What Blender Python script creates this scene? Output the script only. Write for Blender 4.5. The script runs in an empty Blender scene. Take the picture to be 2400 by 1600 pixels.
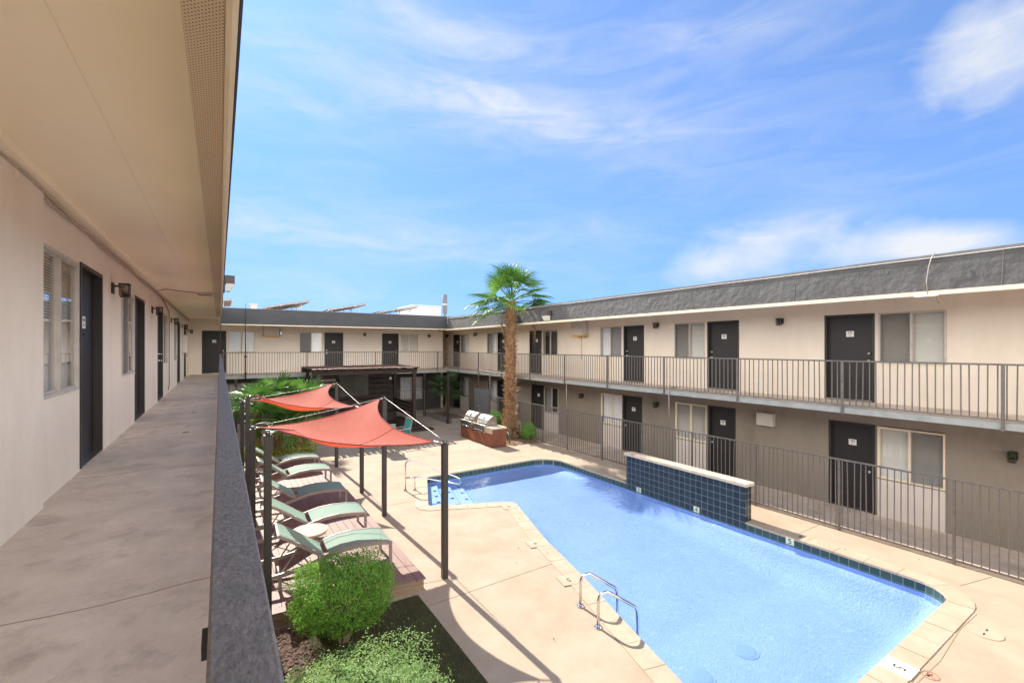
import bpy, bmesh, math, random
from mathutils import Vector, Matrix, noise as mnoise
R = random.Random(7)
sc = bpy.context.scene
col = sc.collection
G = -3.72                                   # ground level; the eye is at height 0
PI = math.pi
V = Vector

# ------------------------------------------------------------------ materials
MATS = {}
def nt(m):
    m.use_nodes = True
    return m.node_tree.nodes, m.node_tree.links
def mat(name, c, rough=.6, metal=0., var=.0, vscale=3., bump=0., bscale=40., c2=None, spec=.5, coord='Object', stretch=None, detail=4., trans=0., c3=None, c3scale=1., c3amt=.5):
    if name in MATS: return MATS[name]
    m = bpy.data.materials.new(name); n, l = nt(m)
    b = n['Principled BSDF']
    b.inputs['Base Color'].default_value = (*c, 1); b.inputs['Roughness'].default_value = rough
    b.inputs['Metallic'].default_value = metal; b.inputs['Specular IOR Level'].default_value = spec
    tc = n.new('ShaderNodeTexCoord'); vec = tc.outputs[coord]
    if stretch:
        mp = n.new('ShaderNodeMapping'); mp.inputs['Scale'].default_value = stretch
        l.new(vec, mp.inputs['Vector']); vec = mp.outputs['Vector']
    if var or c2:
        t = n.new('ShaderNodeTexNoise'); t.inputs['Scale'].default_value = vscale; t.inputs['Detail'].default_value = 6; t.inputs['Roughness'].default_value = .65
        l.new(vec, t.inputs['Vector'])
        r = n.new('ShaderNodeValToRGB')
        a = c2 if c2 else tuple(max(0, x*(1-var)) for x in c)
        z = c if c2 else tuple(min(1, x*(1+var)) for x in c)
        r.color_ramp.elements[0].position = .32; r.color_ramp.elements[1].position = .68
        r.color_ramp.elements[0].color = (*a, 1); r.color_ramp.elements[1].color = (*z, 1)
        l.new(t.outputs['Fac'], r.inputs['Fac']); out = r.outputs['Color']
        if c3:
            t2 = n.new('ShaderNodeTexNoise'); t2.inputs['Scale'].default_value = c3scale; t2.inputs['Detail'].default_value = 8; t2.inputs['Roughness'].default_value = .7
            l.new(vec, t2.inputs['Vector'])
            r2 = n.new('ShaderNodeValToRGB'); r2.color_ramp.elements[0].position = .52; r2.color_ramp.elements[1].position = .75
            r2.color_ramp.elements[0].color = (0, 0, 0, 1); r2.color_ramp.elements[1].color = (c3amt,)*3 + (1,)
            l.new(t2.outputs['Fac'], r2.inputs['Fac'])
            mx = n.new('ShaderNodeMix'); mx.data_type = 'RGBA'
            l.new(r2.outputs['Color'], mx.inputs[0]); l.new(out, mx.inputs[6]); mx.inputs[7].default_value = (*c3, 1)
            out = mx.outputs[2]
        l.new(out, b.inputs['Base Color'])
    if bump:
        t = n.new('ShaderNodeTexNoise'); t.inputs['Scale'].default_value = bscale; t.inputs['Detail'].default_value = detail
        l.new(vec, t.inputs['Vector'])
        bp = n.new('ShaderNodeBump'); bp.inputs['Strength'].default_value = 1; bp.inputs['Distance'].default_value = bump
        l.new(t.outputs['Fac'], bp.inputs['Height']); l.new(bp.outputs['Normal'], b.inputs['Normal'])
    if trans:
        tr = n.new('ShaderNodeBsdfTranslucent'); mx = n.new('ShaderNodeMixShader'); mx.inputs[0].default_value = trans
        s = b.inputs['Base Color']
        if s.is_linked: l.new(s.links[0].from_socket, tr.inputs['Color'])
        else: tr.inputs['Color'].default_value = (*c, 1)
        l.new(b.outputs[0], mx.inputs[1]); l.new(tr.outputs[0], mx.inputs[2]); l.new(mx.outputs[0], n['Material Output'].inputs['Surface'])
    MATS[name] = m
    return m

M_wall = mat('beige_stucco', (.80, .70, .58), .85, c2=(.74, .64, .52), vscale=2.2, bump=.006, bscale=45, stretch=(1, 1, .35), c3=(.62, .51, .39), c3scale=1.6, c3amt=.4)
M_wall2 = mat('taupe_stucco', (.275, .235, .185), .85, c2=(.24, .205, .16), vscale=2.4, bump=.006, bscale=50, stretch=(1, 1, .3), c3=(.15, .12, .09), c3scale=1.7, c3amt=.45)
M_panel = mat('pale_panel_paint', (.68, .60, .53), .8, var=.04, vscale=2, bump=.002, bscale=60)
M_soffit = mat('cream_soffit_paint', (.92, .81, .60), .8, var=.03, vscale=.8, bump=.0015, bscale=18)
M_trim = mat('cream_trim_paint', (.78, .68, .50), .6, var=.05, vscale=4)
M_fascia = mat('charcoal_fascia_stucco', (.080, .077, .074), .8, var=.2, vscale=2.5, bump=.035, bscale=7, detail=5)
M_fascia_s = mat('smooth_charcoal_fascia', (.052, .054, .058), .7, var=.12, vscale=1.5, bump=.01, bscale=5)
M_flash = mat('grey_roof_flashing', (.16, .155, .15), .6, var=.15, vscale=5)
M_white = mat('white_paint', (.78, .76, .72), .5, var=.04, vscale=6)
M_walk = mat('walkway_concrete', (.70, .59, .485), .75, c2=(.52, .43, .345), vscale=2.6, bump=.005, bscale=35, c3=(.27, .21, .165), c3scale=3.2, c3amt=.75)
M_slab = mat('slab_edge_paint', (.33, .34, .31), .6, var=.15, vscale=6, bump=.003, bscale=20)
M_door = mat('charcoal_door_paint', (.018, .0158, .0148), .5, var=.12, vscale=2.5, bump=.001, bscale=40)
M_dframe = mat('dark_door_frame', (.030, .025, .022), .45, var=.1, vscale=6)
M_winframe = mat('window_aluminium', (.50, .45, .40), .45, metal=.0, var=.1, vscale=8)
M_blind = mat('blind_vinyl', (.86, .83, .78), .5, var=.04, vscale=3)
M_curtain = mat('white_drape', (.86, .85, .87), .8, var=.06, vscale=5)
M_room = mat('room_dark', (.05, .045, .04), .9, var=.2, vscale=3)
M_rail = mat('railing_paint', (.135, .118, .105), .5, var=.25, vscale=14, bump=.001, bscale=60, c3=(.30, .13, .06), c3scale=9, c3amt=.35)
M_handrail = mat('thick_grey_enamel', (.23, .207, .18), .6, c2=(.115, .105, .092), vscale=150, bump=.0022, bscale=170, detail=3, stretch=(1, .6, 1), spec=.25)
M_deckc = mat('pool_deck_concrete', (.475, .37, .265), .85, c2=(.40, .302, .21), vscale=1.7, bump=.004, bscale=60, c3=(.38, .235, .135), c3scale=.9, c3amt=.55)
M_coping = mat('coping_concrete', (.51, .41, .295), .8, c2=(.42, .325, .225), vscale=2.2, bump=.003, bscale=50, c3=(.46, .28, .15), c3scale=2.1, c3amt=.4)
M_joint = mat('deck_joint_dark', (.22, .16, .11), .9, var=.3, vscale=8)  # plain dark tone of joints, cracks and coping bed
M_plaster = mat('blue_pool_plaster', (.34, .42, .70), .6, c2=(.30, .38, .66), vscale=1.4, bump=.010, bscale=26, detail=3, c3=(.45, .52, .74), c3scale=9, c3amt=.7)
M_step = mat('pale_step_plaster', (.42, .50, .78), .6, var=.05, vscale=3)
M_navy = mat('navy_step_tile', (.015, .05, .16), .3, var=.1, vscale=5)
M_stone = mat('cap_stone', (.70, .58, .43), .8, c2=(.56, .44, .31), vscale=4, bump=.004, bscale=30)
M_deckw = mat('composite_decking', (.285, .16, .118), .6, c2=(.205, .112, .085), vscale=3, bump=.002, bscale=25, stretch=(6, .5, 6))
M_deckside = mat('weathered_plank', (.33, .23, .15), .8, c2=(.2, .13, .08), vscale=5, bump=.004, bscale=30, stretch=(.6, 5, 6))
M_darkw = mat('dark_stained_timber', (.055, .028, .019), .65, c2=(.025, .014, .010), vscale=4, bump=.004, bscale=20)
M_slatw = mat('roof_slat_timber', (.21, .10, .06), .7, c2=(.12, .06, .04), vscale=3, bump=.004, bscale=20)
M_canvas = mat('olive_canvas', (.13, .13, .095), .9, c2=(.07, .07, .055), vscale=2.2)
M_post = mat('bronze_powder_coat', (.036, .029, .024), .42, var=.12, vscale=8)
M_steel = mat('stainless_steel', (.66, .62, .56), .3, metal=1., var=.06, vscale=10)
M_chrome = mat('polished_chrome', (.75, .72, .68), .14, metal=1.)
M_brass = mat('bright_handle', (.8, .77, .7), .25, metal=1.)
M_cable = mat('galvanised_cable', (.34, .31, .28), .45, metal=.6, var=.1, vscale=20)
M_lframe = mat('taupe_aluminium', (.27, .225, .19), .5, var=.08, vscale=8)
M_sling = mat('seafoam_sling', (.215, .345, .27), .75, var=.16, vscale=45, trans=.12)
M_teal = mat('teal_sling', (.07, .36, .33), .7, var=.1, vscale=30, trans=.1)
M_black = mat('black_metal', (.02, .018, .017), .45, var=.1, vscale=10)
M_lens = mat('frosted_lens', (.72, .70, .60), .35, var=.06, vscale=10)
M_box = mat('grey_utility_enamel', (.60, .55, .48), .5, var=.05, vscale=4)
M_yellow = mat('yellow_warning_strip', (.80, .42, .02), .5, var=.08, vscale=8)
M_corten = mat('rusted_steel', (.26, .085, .045), .7, c2=(.15, .05, .03), vscale=3.5, bump=.002, bscale=30, stretch=(1, 1, .5))
M_corten2 = mat('rusted_steel_bright', (.38, .14, .075), .65, c2=(.28, .09, .05), vscale=3, bump=.002, bscale=30)
M_soil = mat('dry_soil_mulch', (.30, .20, .125), .95, c2=(.15, .09, .055), vscale=9, bump=.02, bscale=30)
M_grav = mat('brown_gravel', (.17, .10, .075), .9, c2=(.07, .045, .035), vscale=16, bump=.02, bscale=40)
M_turf = mat('dark_turf', (.062, .058, .016), .95, c2=(.034, .032, .010), vscale=5, bump=.012, bscale=90)
M_blade = mat('turf_blade', (.095, .10, .022), .8, var=.35, vscale=30)
M_stoneb = mat('border_stone', (.30, .27, .24), .9, c2=(.18, .16, .15), vscale=6, bump=.02, bscale=12)
M_earth = mat('outer_ground', (.30, .26, .21), .95, var=.2, vscale=.5)
M_roof = mat('roof_membrane', (.5, .49, .47), .9, var=.1, vscale=1)
M_panelframe = mat('panel_underside', (.62, .54, .45), .6, c2=(.40, .33, .27), vscale=6)
M_solar = mat('solar_glass', (.02, .025, .05), .2)
M_hedge = mat('hedge_leaf', (.26, .52, .07), .5, c2=(.11, .28, .025), vscale=9, trans=.45, c3=(.50, .42, .17), c3scale=6., c3amt=.9)
M_hedge2 = mat('hedge_leaf_silver', (.44, .62, .25), .5, c2=(.19, .35, .08), vscale=9, trans=.42, c3=(.52, .46, .22), c3scale=2.6, c3amt=.8)
M_shrub = mat('bright_shrub_leaf', (.22, .46, .07), .5, c2=(.11, .26, .03), vscale=9, trans=.3)
M_gold = mat('yellow_green_leaf', (.42, .46, .08), .5, c2=(.22, .28, .05), vscale=9, trans=.3)
M_frond = mat('palm_frond_green', (.09, .23, .03), .42, c2=(.04, .12, .015), vscale=3, trans=.35)
M_frond2 = mat('palm_frond_light', (.21, .38, .07), .42, c2=(.10, .23, .035), vscale=3, trans=.35)
M_dead = mat('dry_frond', (.30, .20, .10), .8, var=.3, vscale=8)
M_stem = mat('woody_stem', (.16, .11, .07), .9, var=.3, vscale=12)
M_husk = mat('palm_husk', (.62, .40, .22), .85, c2=(.27, .155, .08), vscale=7)
M_bark = mat('palm_bark', (.30, .18, .10), .95, c2=(.16, .09, .055), vscale=9, bump=.02, bscale=20)
M_greenp = mat('green_pipe_paint', (.05, .16, .09), .5)
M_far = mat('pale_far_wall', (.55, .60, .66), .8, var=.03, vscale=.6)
M_ink = mat('black_ink', (.015, .015, .015), .6)
M_red = mat('red_marking_paint', (.50, .16, .12), .6)
M_plate = mat('white_sign_plate', (.80, .78, .73), .5)
M_marker = mat('pale_marker_tile', (.62, .68, .48), .35)

def sail_mat():
    m = bpy.data.materials.new('red_shade_cloth'); n, l = nt(m); b = n['Principled BSDF']
    tc = n.new('ShaderNodeTexCoord')
    t = n.new('ShaderNodeTexNoise'); t.inputs['Scale'].default_value = 55; t.inputs['Detail'].default_value = 4; t.inputs['Roughness'].default_value = .75
    l.new(tc.outputs['Object'], t.inputs['Vector'])
    r = n.new('ShaderNodeValToRGB'); r.color_ramp.elements[0].position = .35; r.color_ramp.elements[1].position = .65
    r.color_ramp.elements[0].color = (.38, .065, .04, 1); r.color_ramp.elements[1].color = (.70, .18, .108, 1)
    l.new(t.outputs['Fac'], r.inputs['Fac']); l.new(r.outputs[0], b.inputs['Base Color']); b.inputs['Roughness'].default_value = .8
    bp = n.new('ShaderNodeBump'); bp.inputs['Distance'].default_value = .012; l.new(t.outputs['Fac'], bp.inputs['Height']); l.new(bp.outputs[0], b.inputs['Normal'])
    tr = n.new('ShaderNodeBsdfTranslucent'); tr.inputs['Color'].default_value = (.85, .12, .05, 1)
    mx = n.new('ShaderNodeMixShader'); mx.inputs[0].default_value = .34
    l.new(b.outputs[0], mx.inputs[1]); l.new(tr.outputs[0], mx.inputs[2]); l.new(mx.outputs[0], n['Material Output'].inputs['Surface'])
    return m
M_sail = sail_mat()
M_hem = mat('dark_red_hem', (.30, .035, .03), .8)

def glass_mat(name, tint, refl_boost=0., wave=None, rough=.0):
    m = bpy.data.materials.new(name); n, l = nt(m); n.remove(n['Principled BSDF'])
    tr = n.new('ShaderNodeBsdfTransparent'); tr.inputs['Color'].default_value = (*tint, 1)
    gl = n.new('ShaderNodeBsdfGlossy'); gl.inputs['Roughness'].default_value = rough
    # two-sided Schlick reflectance, so light also gets through from behind
    ge = n.new('ShaderNodeNewGeometry'); fr = n.new('ShaderNodeVectorMath'); fr.operation = 'DOT_PRODUCT'
    l.new(ge.outputs['Incoming'], fr.inputs[0]); l.new(ge.outputs['Normal'], fr.inputs[1])
    def mm(op, a, b=None):
        k = n.new('ShaderNodeMath'); k.operation = op; k.use_clamp = op == 'ADD'
        l.new(a, k.inputs[0])
        if b is not None: k.inputs[1].default_value = b
        return k.outputs[0]
    x = mm('ABSOLUTE', fr.outputs['Value']); k = n.new('ShaderNodeMath'); k.operation = 'SUBTRACT'; k.inputs[0].default_value = 1; k.use_clamp = True; l.new(x, k.inputs[1])
    rf = mm('ADD', mm('MULTIPLY', mm('POWER', k.outputs[0], 5. if wave else 4.), .97), (.022 if wave else .07) + refl_boost)
    mx = n.new('ShaderNodeMixShader')
    l.new(rf, mx.inputs[0]); l.new(tr.outputs[0], mx.inputs[1]); l.new(gl.outputs[0], mx.inputs[2])
    l.new(mx.outputs[0], n['Material Output'].inputs['Surface'])
    if wave:
        tc = n.new('ShaderNodeTexCoord')
        t = n.new('ShaderNodeTexNoise'); t.inputs['Scale'].default_value = 7.5; t.inputs['Detail'].default_value = 3; t.inputs['Distortion'].default_value = .8
        t2 = n.new('ShaderNodeTexVoronoi'); t2.inputs['Scale'].default_value = 14; t2.feature = 'SMOOTH_F1'
        ad2 = n.new('ShaderNodeMath'); ad2.operation = 'MULTIPLY_ADD'; ad2.inputs[1].default_value = .45
        l.new(tc.outputs['Object'], t.inputs['Vector']); l.new(tc.outputs['Object'], t2.inputs['Vector'])
        l.new(t2.outputs['Distance'], ad2.inputs[0]); l.new(t.outputs['Fac'], ad2.inputs[2])
        bp = n.new('ShaderNodeBump'); bp.inputs['Strength'].default_value = 1; bp.inputs['Distance'].default_value = wave
        l.new(ad2.outputs[0], bp.inputs['Height'])
        l.new(bp.outputs[0], gl.inputs['Normal']); l.new(bp.outputs[0], fr.inputs[1])
    return m
M_glass = glass_mat('window_glass', (.96, .97, .96), .03)
M_water = glass_mat('pool_water', (.80, .93, 1.0), .0, wave=.012)
M_lampglass = glass_mat('lantern_glass', (.6, .55, .5), .1)
def screen_mat():
    m = bpy.data.materials.new('insect_mesh'); n, l = nt(m); b = n['Principled BSDF']
    b.inputs['Base Color'].default_value = (.10, .09, .08, 1); b.inputs['Roughness'].default_value = .7
    tr = n.new('ShaderNodeBsdfTransparent'); mx = n.new('ShaderNodeMixShader'); mx.inputs[0].default_value = .55
    l.new(b.outputs[0], mx.inputs[1]); l.new(tr.outputs[0], mx.inputs[2]); l.new(mx.outputs[0], n['Material Output'].inputs['Surface'])
    return m
M_screen = screen_mat()

def tile_mat(name, c1, c2, grout, size, gw, rough=.15):
    m = bpy.data.materials.new(name); n, l = nt(m); b = n['Principled BSDF']
    tc = n.new('ShaderNodeTexCoord'); sp = n.new('ShaderNodeSeparateXYZ'); l.new(tc.outputs['Object'], sp.inputs[0])
    ad = n.new('ShaderNodeMath'); ad.operation = 'ADD'; l.new(sp.outputs[0], ad.inputs[0]); l.new(sp.outputs[1], ad.inputs[1])
    zz = n.new('ShaderNodeMath'); zz.operation = 'ADD'; zz.inputs[1].default_value = 3.72 + 10*size + gw*.5; l.new(sp.outputs[2], zz.inputs[0])
    cb = n.new('ShaderNodeCombineXYZ'); l.new(ad.outputs[0], cb.inputs[0]); l.new(zz.outputs[0], cb.inputs[1])
    br = n.new('ShaderNodeTexBrick'); br.offset = 0; br.squash = 1
    br.inputs['Scale'].default_value = 1; br.inputs['Brick Width'].default_value = size; br.inputs['Row Height'].default_value = size
    br.inputs['Mortar Size'].default_value = gw; br.inputs['Mortar Smooth'].default_value = .2; br.inputs['Bias'].default_value = 0
    br.inputs['Color1'].default_value = (*c1, 1); br.inputs['Color2'].default_value = (*c2, 1); br.inputs['Mortar'].default_value = (*grout, 1)
    l.new(cb.outputs[0], br.inputs['Vector']); l.new(br.outputs['Color'], b.inputs['Base Color'])
    b.inputs['Roughness'].default_value = rough
    bp = n.new('ShaderNodeBump'); bp.invert = True; bp.inputs['Distance'].default_value = .004; l.new(br.outputs['Fac'], bp.inputs['Height']); l.new(bp.outputs[0], b.inputs['Normal'])
    return m
M_tile = tile_mat('navy_glazed_tile', (.014, .023, .027), (.026, .037, .042), (.27, .28, .22), .1525, .0045)
M_band = tile_mat('green_waterline_tile', (.025, .062, .055), (.045, .085, .07), (.30, .31, .22), .1525, .005, .25)

def perf_mat():
    m = bpy.data.materials.new('perforated_vent_strip'); n, l = nt(m); b = n['Principled BSDF']
    tc = n.new('ShaderNodeTexCoord'); mp = n.new('ShaderNodeMapping'); mp.inputs['Rotation'].default_value = (0, 0, PI/4); mp.inputs['Scale'].default_value = (62, 62, 62)
    l.new(tc.outputs['Object'], mp.inputs[0])
    fr = n.new('ShaderNodeVectorMath'); fr.operation = 'FRACTION'; l.new(mp.outputs[0], fr.inputs[0])
    sb = n.new('ShaderNodeVectorMath'); sb.operation = 'SUBTRACT'; sb.inputs[1].default_value = (.5, .5, 0); l.new(fr.outputs[0], sb.inputs[0])
    sp = n.new('ShaderNodeSeparateXYZ'); l.new(sb.outputs[0], sp.inputs[0]); cb = n.new('ShaderNodeCombineXYZ'); l.new(sp.outputs[0], cb.inputs[0]); l.new(sp.outputs[1], cb.inputs[1])
    ln = n.new('ShaderNodeVectorMath'); ln.operation = 'LENGTH'; l.new(cb.outputs[0], ln.inputs[0])
    r = n.new('ShaderNodeValToRGB'); r.color_ramp.elements[0].position = .17; r.color_ramp.elements[1].position = .23
    r.color_ramp.elements[0].color = (.05, .035, .02, 1); r.color_ramp.elements[1].color = (.80, .66, .48, 1)
    l.new(ln.outputs['Value'], r.inputs[0]); l.new(r.outputs[0], b.inputs['Base Color']); b.inputs['Roughness'].default_value = .7
    return m
M_perf = perf_mat()
def table_mat():
    m = bpy.data.materials.new('mosaic_table_top'); n, l = nt(m); b = n['Principled BSDF']
    tc = n.new('ShaderNodeTexCoord')
    w = n.new('ShaderNodeTexWave'); w.wave_type = 'RINGS'; w.rings_direction = 'Z'; w.inputs['Scale'].default_value = 3.4; w.inputs['Distortion'].default_value = 0
    l.new(tc.outputs['Object'], w.inputs['Vector'])
    gr = n.new('ShaderNodeTexGradient'); gr.gradient_type = 'RADIAL'; l.new(tc.outputs['Object'], gr.inputs[0])
    mu = n.new('ShaderNodeMath'); mu.operation = 'MULTIPLY'; mu.inputs[1].default_value = 44; l.new(gr.outputs['Fac'], mu.inputs[0])
    fr = n.new('ShaderNodeMath'); fr.operation = 'FRACT'; l.new(mu.outputs[0], fr.inputs[0])
    gt = n.new('ShaderNodeMath'); gt.operation = 'GREATER_THAN'; gt.inputs[1].default_value = .72; l.new(fr.outputs[0], gt.inputs[0])
    wg = n.new('ShaderNodeMath'); wg.operation = 'GREATER_THAN'; wg.inputs[1].default_value = .55; l.new(w.outputs['Fac'], wg.inputs[0])
    an = n.new('ShaderNodeMath'); an.operation = 'MULTIPLY'; l.new(gt.outputs[0], an.inputs[0]); l.new(wg.outputs[0], an.inputs[1])
    r = n.new('ShaderNodeValToRGB'); r.color_ramp.elements[0].color = (.58, .42, .27, 1); r.color_ramp.elements[1].color = (.42, .27, .16, 1); l.new(w.outputs['Fac'], r.inputs[0])
    mx = n.new('ShaderNodeMix'); mx.data_type = 'RGBA'; l.new(an.outputs[0], mx.inputs[0]); l.new(r.outputs[0], mx.inputs[6]); mx.inputs[7].default_value = (.06, .045, .035, 1)
    l.new(mx.outputs[2], b.inputs['Base Color']); b.inputs['Roughness'].default_value = .6
    return m
M_table = table_mat()

# ------------------------------------------------------------------ mesh helpers
def leaf(bm, p, nrm, size, asp=.5, fold=.25):
    t = nrm.orthogonal().normalized(); t.rotate(Matrix.Rotation(R.uniform(0, 2*PI), 3, nrm)); b = nrm.cross(t)
    L, W = size, size*asp
    v = [bm.verts.new(q) for q in (p, p+t*L*.5+b*W*.5+nrm*fold*W, p+t*L, p+t*L*.5-b*W*.5+nrm*fold*W)]
    bm.faces.new((v[0], v[1], v[2])); bm.faces.new((v[0], v[2], v[3]))
class MB:
    def __init__(s): s.bm = bmesh.new()
    def box(s, a, b, f=None, bev=0.):
        xs, ys, zs = zip(a, b)
        c = [V((x, y, z)) for z in zs for y in ys for x in xs]
        if f: c = [V(f(*p)) for p in c]
        v = [s.bm.verts.new(p) for p in c]
        for q in ((0, 1, 3, 2), (4, 5, 7, 6), (0, 1, 5, 4), (2, 3, 7, 6), (0, 2, 6, 4), (1, 3, 7, 5)):
            s.bm.faces.new([v[i] for i in q])
        if bev:
            es = {e for x in v for e in x.link_edges}
            bmesh.ops.bevel(s.bm, geom=list(es), offset=bev, segments=2, affect='EDGES', profile=.5)
        return s
    def quad(s, *p):
        s.bm.faces.new([s.bm.verts.new(V(q)) for q in p]); return s
    def bar(s, p, q, w, h=None, up=(0, 0, 1)):
        h = h or w; p, q = V(p), V(q); d = (q-p).normalized(); up = V(up)
        if abs(d.dot(up)) > .98: up = V((0, 1, 0))
        a = d.cross(up).normalized(); b = a.cross(d)
        c = [e+a*(i*w/2)+b*(j*h/2) for e in (p, q) for i, j in ((-1, -1), (1, -1), (1, 1), (-1, 1))]
        v = [s.bm.verts.new(x) for x in c]
        for f in ((0, 1, 2, 3), (4, 5, 6, 7), (0, 1, 5, 4), (1, 2, 6, 5), (2, 3, 7, 6), (3, 0, 4, 7)): s.bm.faces.new([v[i] for i in f])
        return s
    def tube(s, pts, r, n=8, cap=True):
        pts = [V(p) for p in pts]; rr = r if isinstance(r, (list, tuple)) else [r]*len(pts)
        prev = None; rings = []; a = None
        for i, p in enumerate(pts):
            d = (pts[min(i+1, len(pts)-1)]-pts[max(i-1, 0)]).normalized()
            if a is None:
                a = d.orthogonal().normalized()
            else:
                a = (a-d*a.dot(d)).normalized()
            b = d.cross(a)
            rings.append([s.bm.verts.new(p+(a*math.cos(t)+b*math.sin(t))*rr[i]) for t in [2*PI*k/n for k in range(n)]])
        for A, B in zip(rings, rings[1:]):
            for k in range(n):
                f = s.bm.faces.new((A[k], A[(k+1) % n], B[(k+1) % n], B[k])); f.smooth = True
        if cap:
            s.bm.faces.new(rings[0]); s.bm.faces.new(rings[-1])
        return s
    def lathe(s, prof, c=(0, 0, 0), n=24):
        rings = [[s.bm.verts.new(V(c)+V((r*math.cos(2*PI*k/n), r*math.sin(2*PI*k/n), z))) for k in range(n)] for r, z in prof]
        for A, B in zip(rings, rings[1:]):
            for k in range(n):
                f = s.bm.faces.new((A[k], A[(k+1) % n], B[(k+1) % n], B[k])); f.smooth = len(prof) > 6
        s.bm.faces.new(rings[0]); s.bm.faces.new(rings[-1]); return s
    def prism(s, poly, z0, z1):
        lo = [s.bm.verts.new((x, y, z0)) for x, y in poly]; hi = [s.bm.verts.new((x, y, z1)) for x, y in poly]
        s.bm.faces.new(lo); s.bm.faces.new(hi); k = len(poly)
        for i in range(k): s.bm.faces.new((lo[i], lo[(i+1) % k], hi[(i+1) % k], hi[i]))
        return s
    def sheet(s, poly, z, holes=()):
        es = []
        for L in (poly, *holes):
            v = [s.bm.verts.new((x, y, z)) for x, y in L]
            es += [s.bm.edges.new((v[i], v[(i+1) % len(v)])) for i in range(len(v))]
        bmesh.ops.triangle_fill(s.bm, use_beauty=True, use_dissolve=False, edges=es, normal=(0, 0, 1)); return s
    def grid(s, rows, smooth=True):
        vs = [[s.bm.verts.new(V(p)) for p in r] for r in rows]
        for A, B in zip(vs, vs[1:]):
            for k in range(len(A)-1):
                f = s.bm.faces.new((A[k], A[k+1], B[k+1], B[k])); f.smooth = smooth
        return s
    def build(s, name, m, parent=None, recalc=True, org=None):
        if recalc: bmesh.ops.recalc_face_normals(s.bm, faces=s.bm.faces[:])
        if org is not None: bmesh.ops.translate(s.bm, verts=s.bm.verts[:], vec=-V(org))
        me = bpy.data.meshes.new(name); s.bm.to_mesh(me); s.bm.free(); me.materials.append(m)
        o = bpy.data.objects.new(name, me); col.objects.link(o)
        if org is not None: o.location = org
        if parent: o.parent = parent
        return o
def tag(o, label, cat, group=None, kind=None):
    o['label'] = label; o['category'] = cat
    if group: o['group'] = group
    if kind: o['kind'] = kind
    return o
def thing(name, label, cat, loc=(0, 0, 0), rz=0., group=None):
    o = bpy.data.objects.new(name, None); col.objects.link(o); o.location = loc; o.rotation_euler = (0, 0, rz); o.empty_display_size = .2
    return tag(o, label, cat, group)
def struct(o): o['kind'] = 'structure'; return o
def dup(root, loc=None, rz=None, label=None, scale=None):
    def cp(o, par):
        c = o.copy(); col.objects.link(c)
        if par: c.parent = par
        for ch in list(o.children): cp(ch, c)
        return c
    r = cp(root, None)
    if loc: r.location = loc
    if rz is not None: r.rotation_euler = (0, 0, rz)
    if scale: r.scale = (scale,)*3
    if label: r['label'] = label
    return r
def textmesh(body, size, mt, mw, name, parent=None):
    cu = bpy.data.curves.new('txt', 'FONT'); cu.body = body; cu.size = size; cu.align_x = 'CENTER'; cu.align_y = 'CENTER'; cu.extrude = .0012
    to = bpy.data.objects.new('txt', cu); col.objects.link(to)
    dg = bpy.context.evaluated_depsgraph_get(); me = bpy.data.meshes.new_from_object(to.evaluated_get(dg))
    bpy.data.objects.remove(to); bpy.data.curves.remove(cu)
    me.name = name; me.materials.clear(); me.materials.append(mt); me.transform(mw)
    o = bpy.data.objects.new(name, me); col.objects.link(o)
    if parent: o.parent = parent
    return o

# ------------------------------------------------------------------ walls with openings
class Wall:
    """a = along, n = outward, z = up"""
    def __init__(s, f): s.f = f
    def pt(s, a, n, z): return V(s.f(a, n, z))
    def mx(s, a, n, z):          # text: x along reading direction, y up, z outward
        o = s.pt(a, n, z); up = V((0, 0, 1)); out = s.pt(a, n+1, z)-o; right = up.cross(out)
        return Matrix(((right.x, up.x, out.x, o.x), (right.y, up.y, out.y, o.y), (right.z, up.z, out.z, o.z), (0, 0, 0, 1)))
def wall_faces(mb, w, a0, a1, z0, z1, ops, th=.16):
    As = sorted({a0, a1, *[x for o in ops for x in o[:2]]}); Zs = sorted({z0, z1, *[x for o in ops for x in o[2:4]]})
    As = [x for x in As if a0 <= x <= a1]; Zs = [x for x in Zs if z0 <= x <= z1]
    for p, q in zip(As, As[1:]):
        for r, t in zip(Zs, Zs[1:]):
            cx, cz = (p+q)/2, (r+t)/2
            if any(o[0] < cx < o[1] and o[2] < cz < o[3] for o in ops): continue
            mb.quad(w.pt(p, 0, r), w.pt(q, 0, r), w.pt(q, 0, t), w.pt(p, 0, t))
    for o in ops:                # reveals
        b, c, d, e = o[:4]
        mb.quad(w.pt(b, 0, d), w.pt(b, 0, e), w.pt(b, -th, e), w.pt(b, -th, d)); mb.quad(w.pt(c, 0, d), w.pt(c, 0, e), w.pt(c, -th, e), w.pt(c, -th, d))
        mb.quad(w.pt(b, 0, e), w.pt(c, 0, e), w.pt(c, -th, e), w.pt(b, -th, e)); mb.quad(w.pt(b, 0, d), w.pt(c, 0, d), w.pt(c, -th, d), w.pt(b, -th, d))

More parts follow.
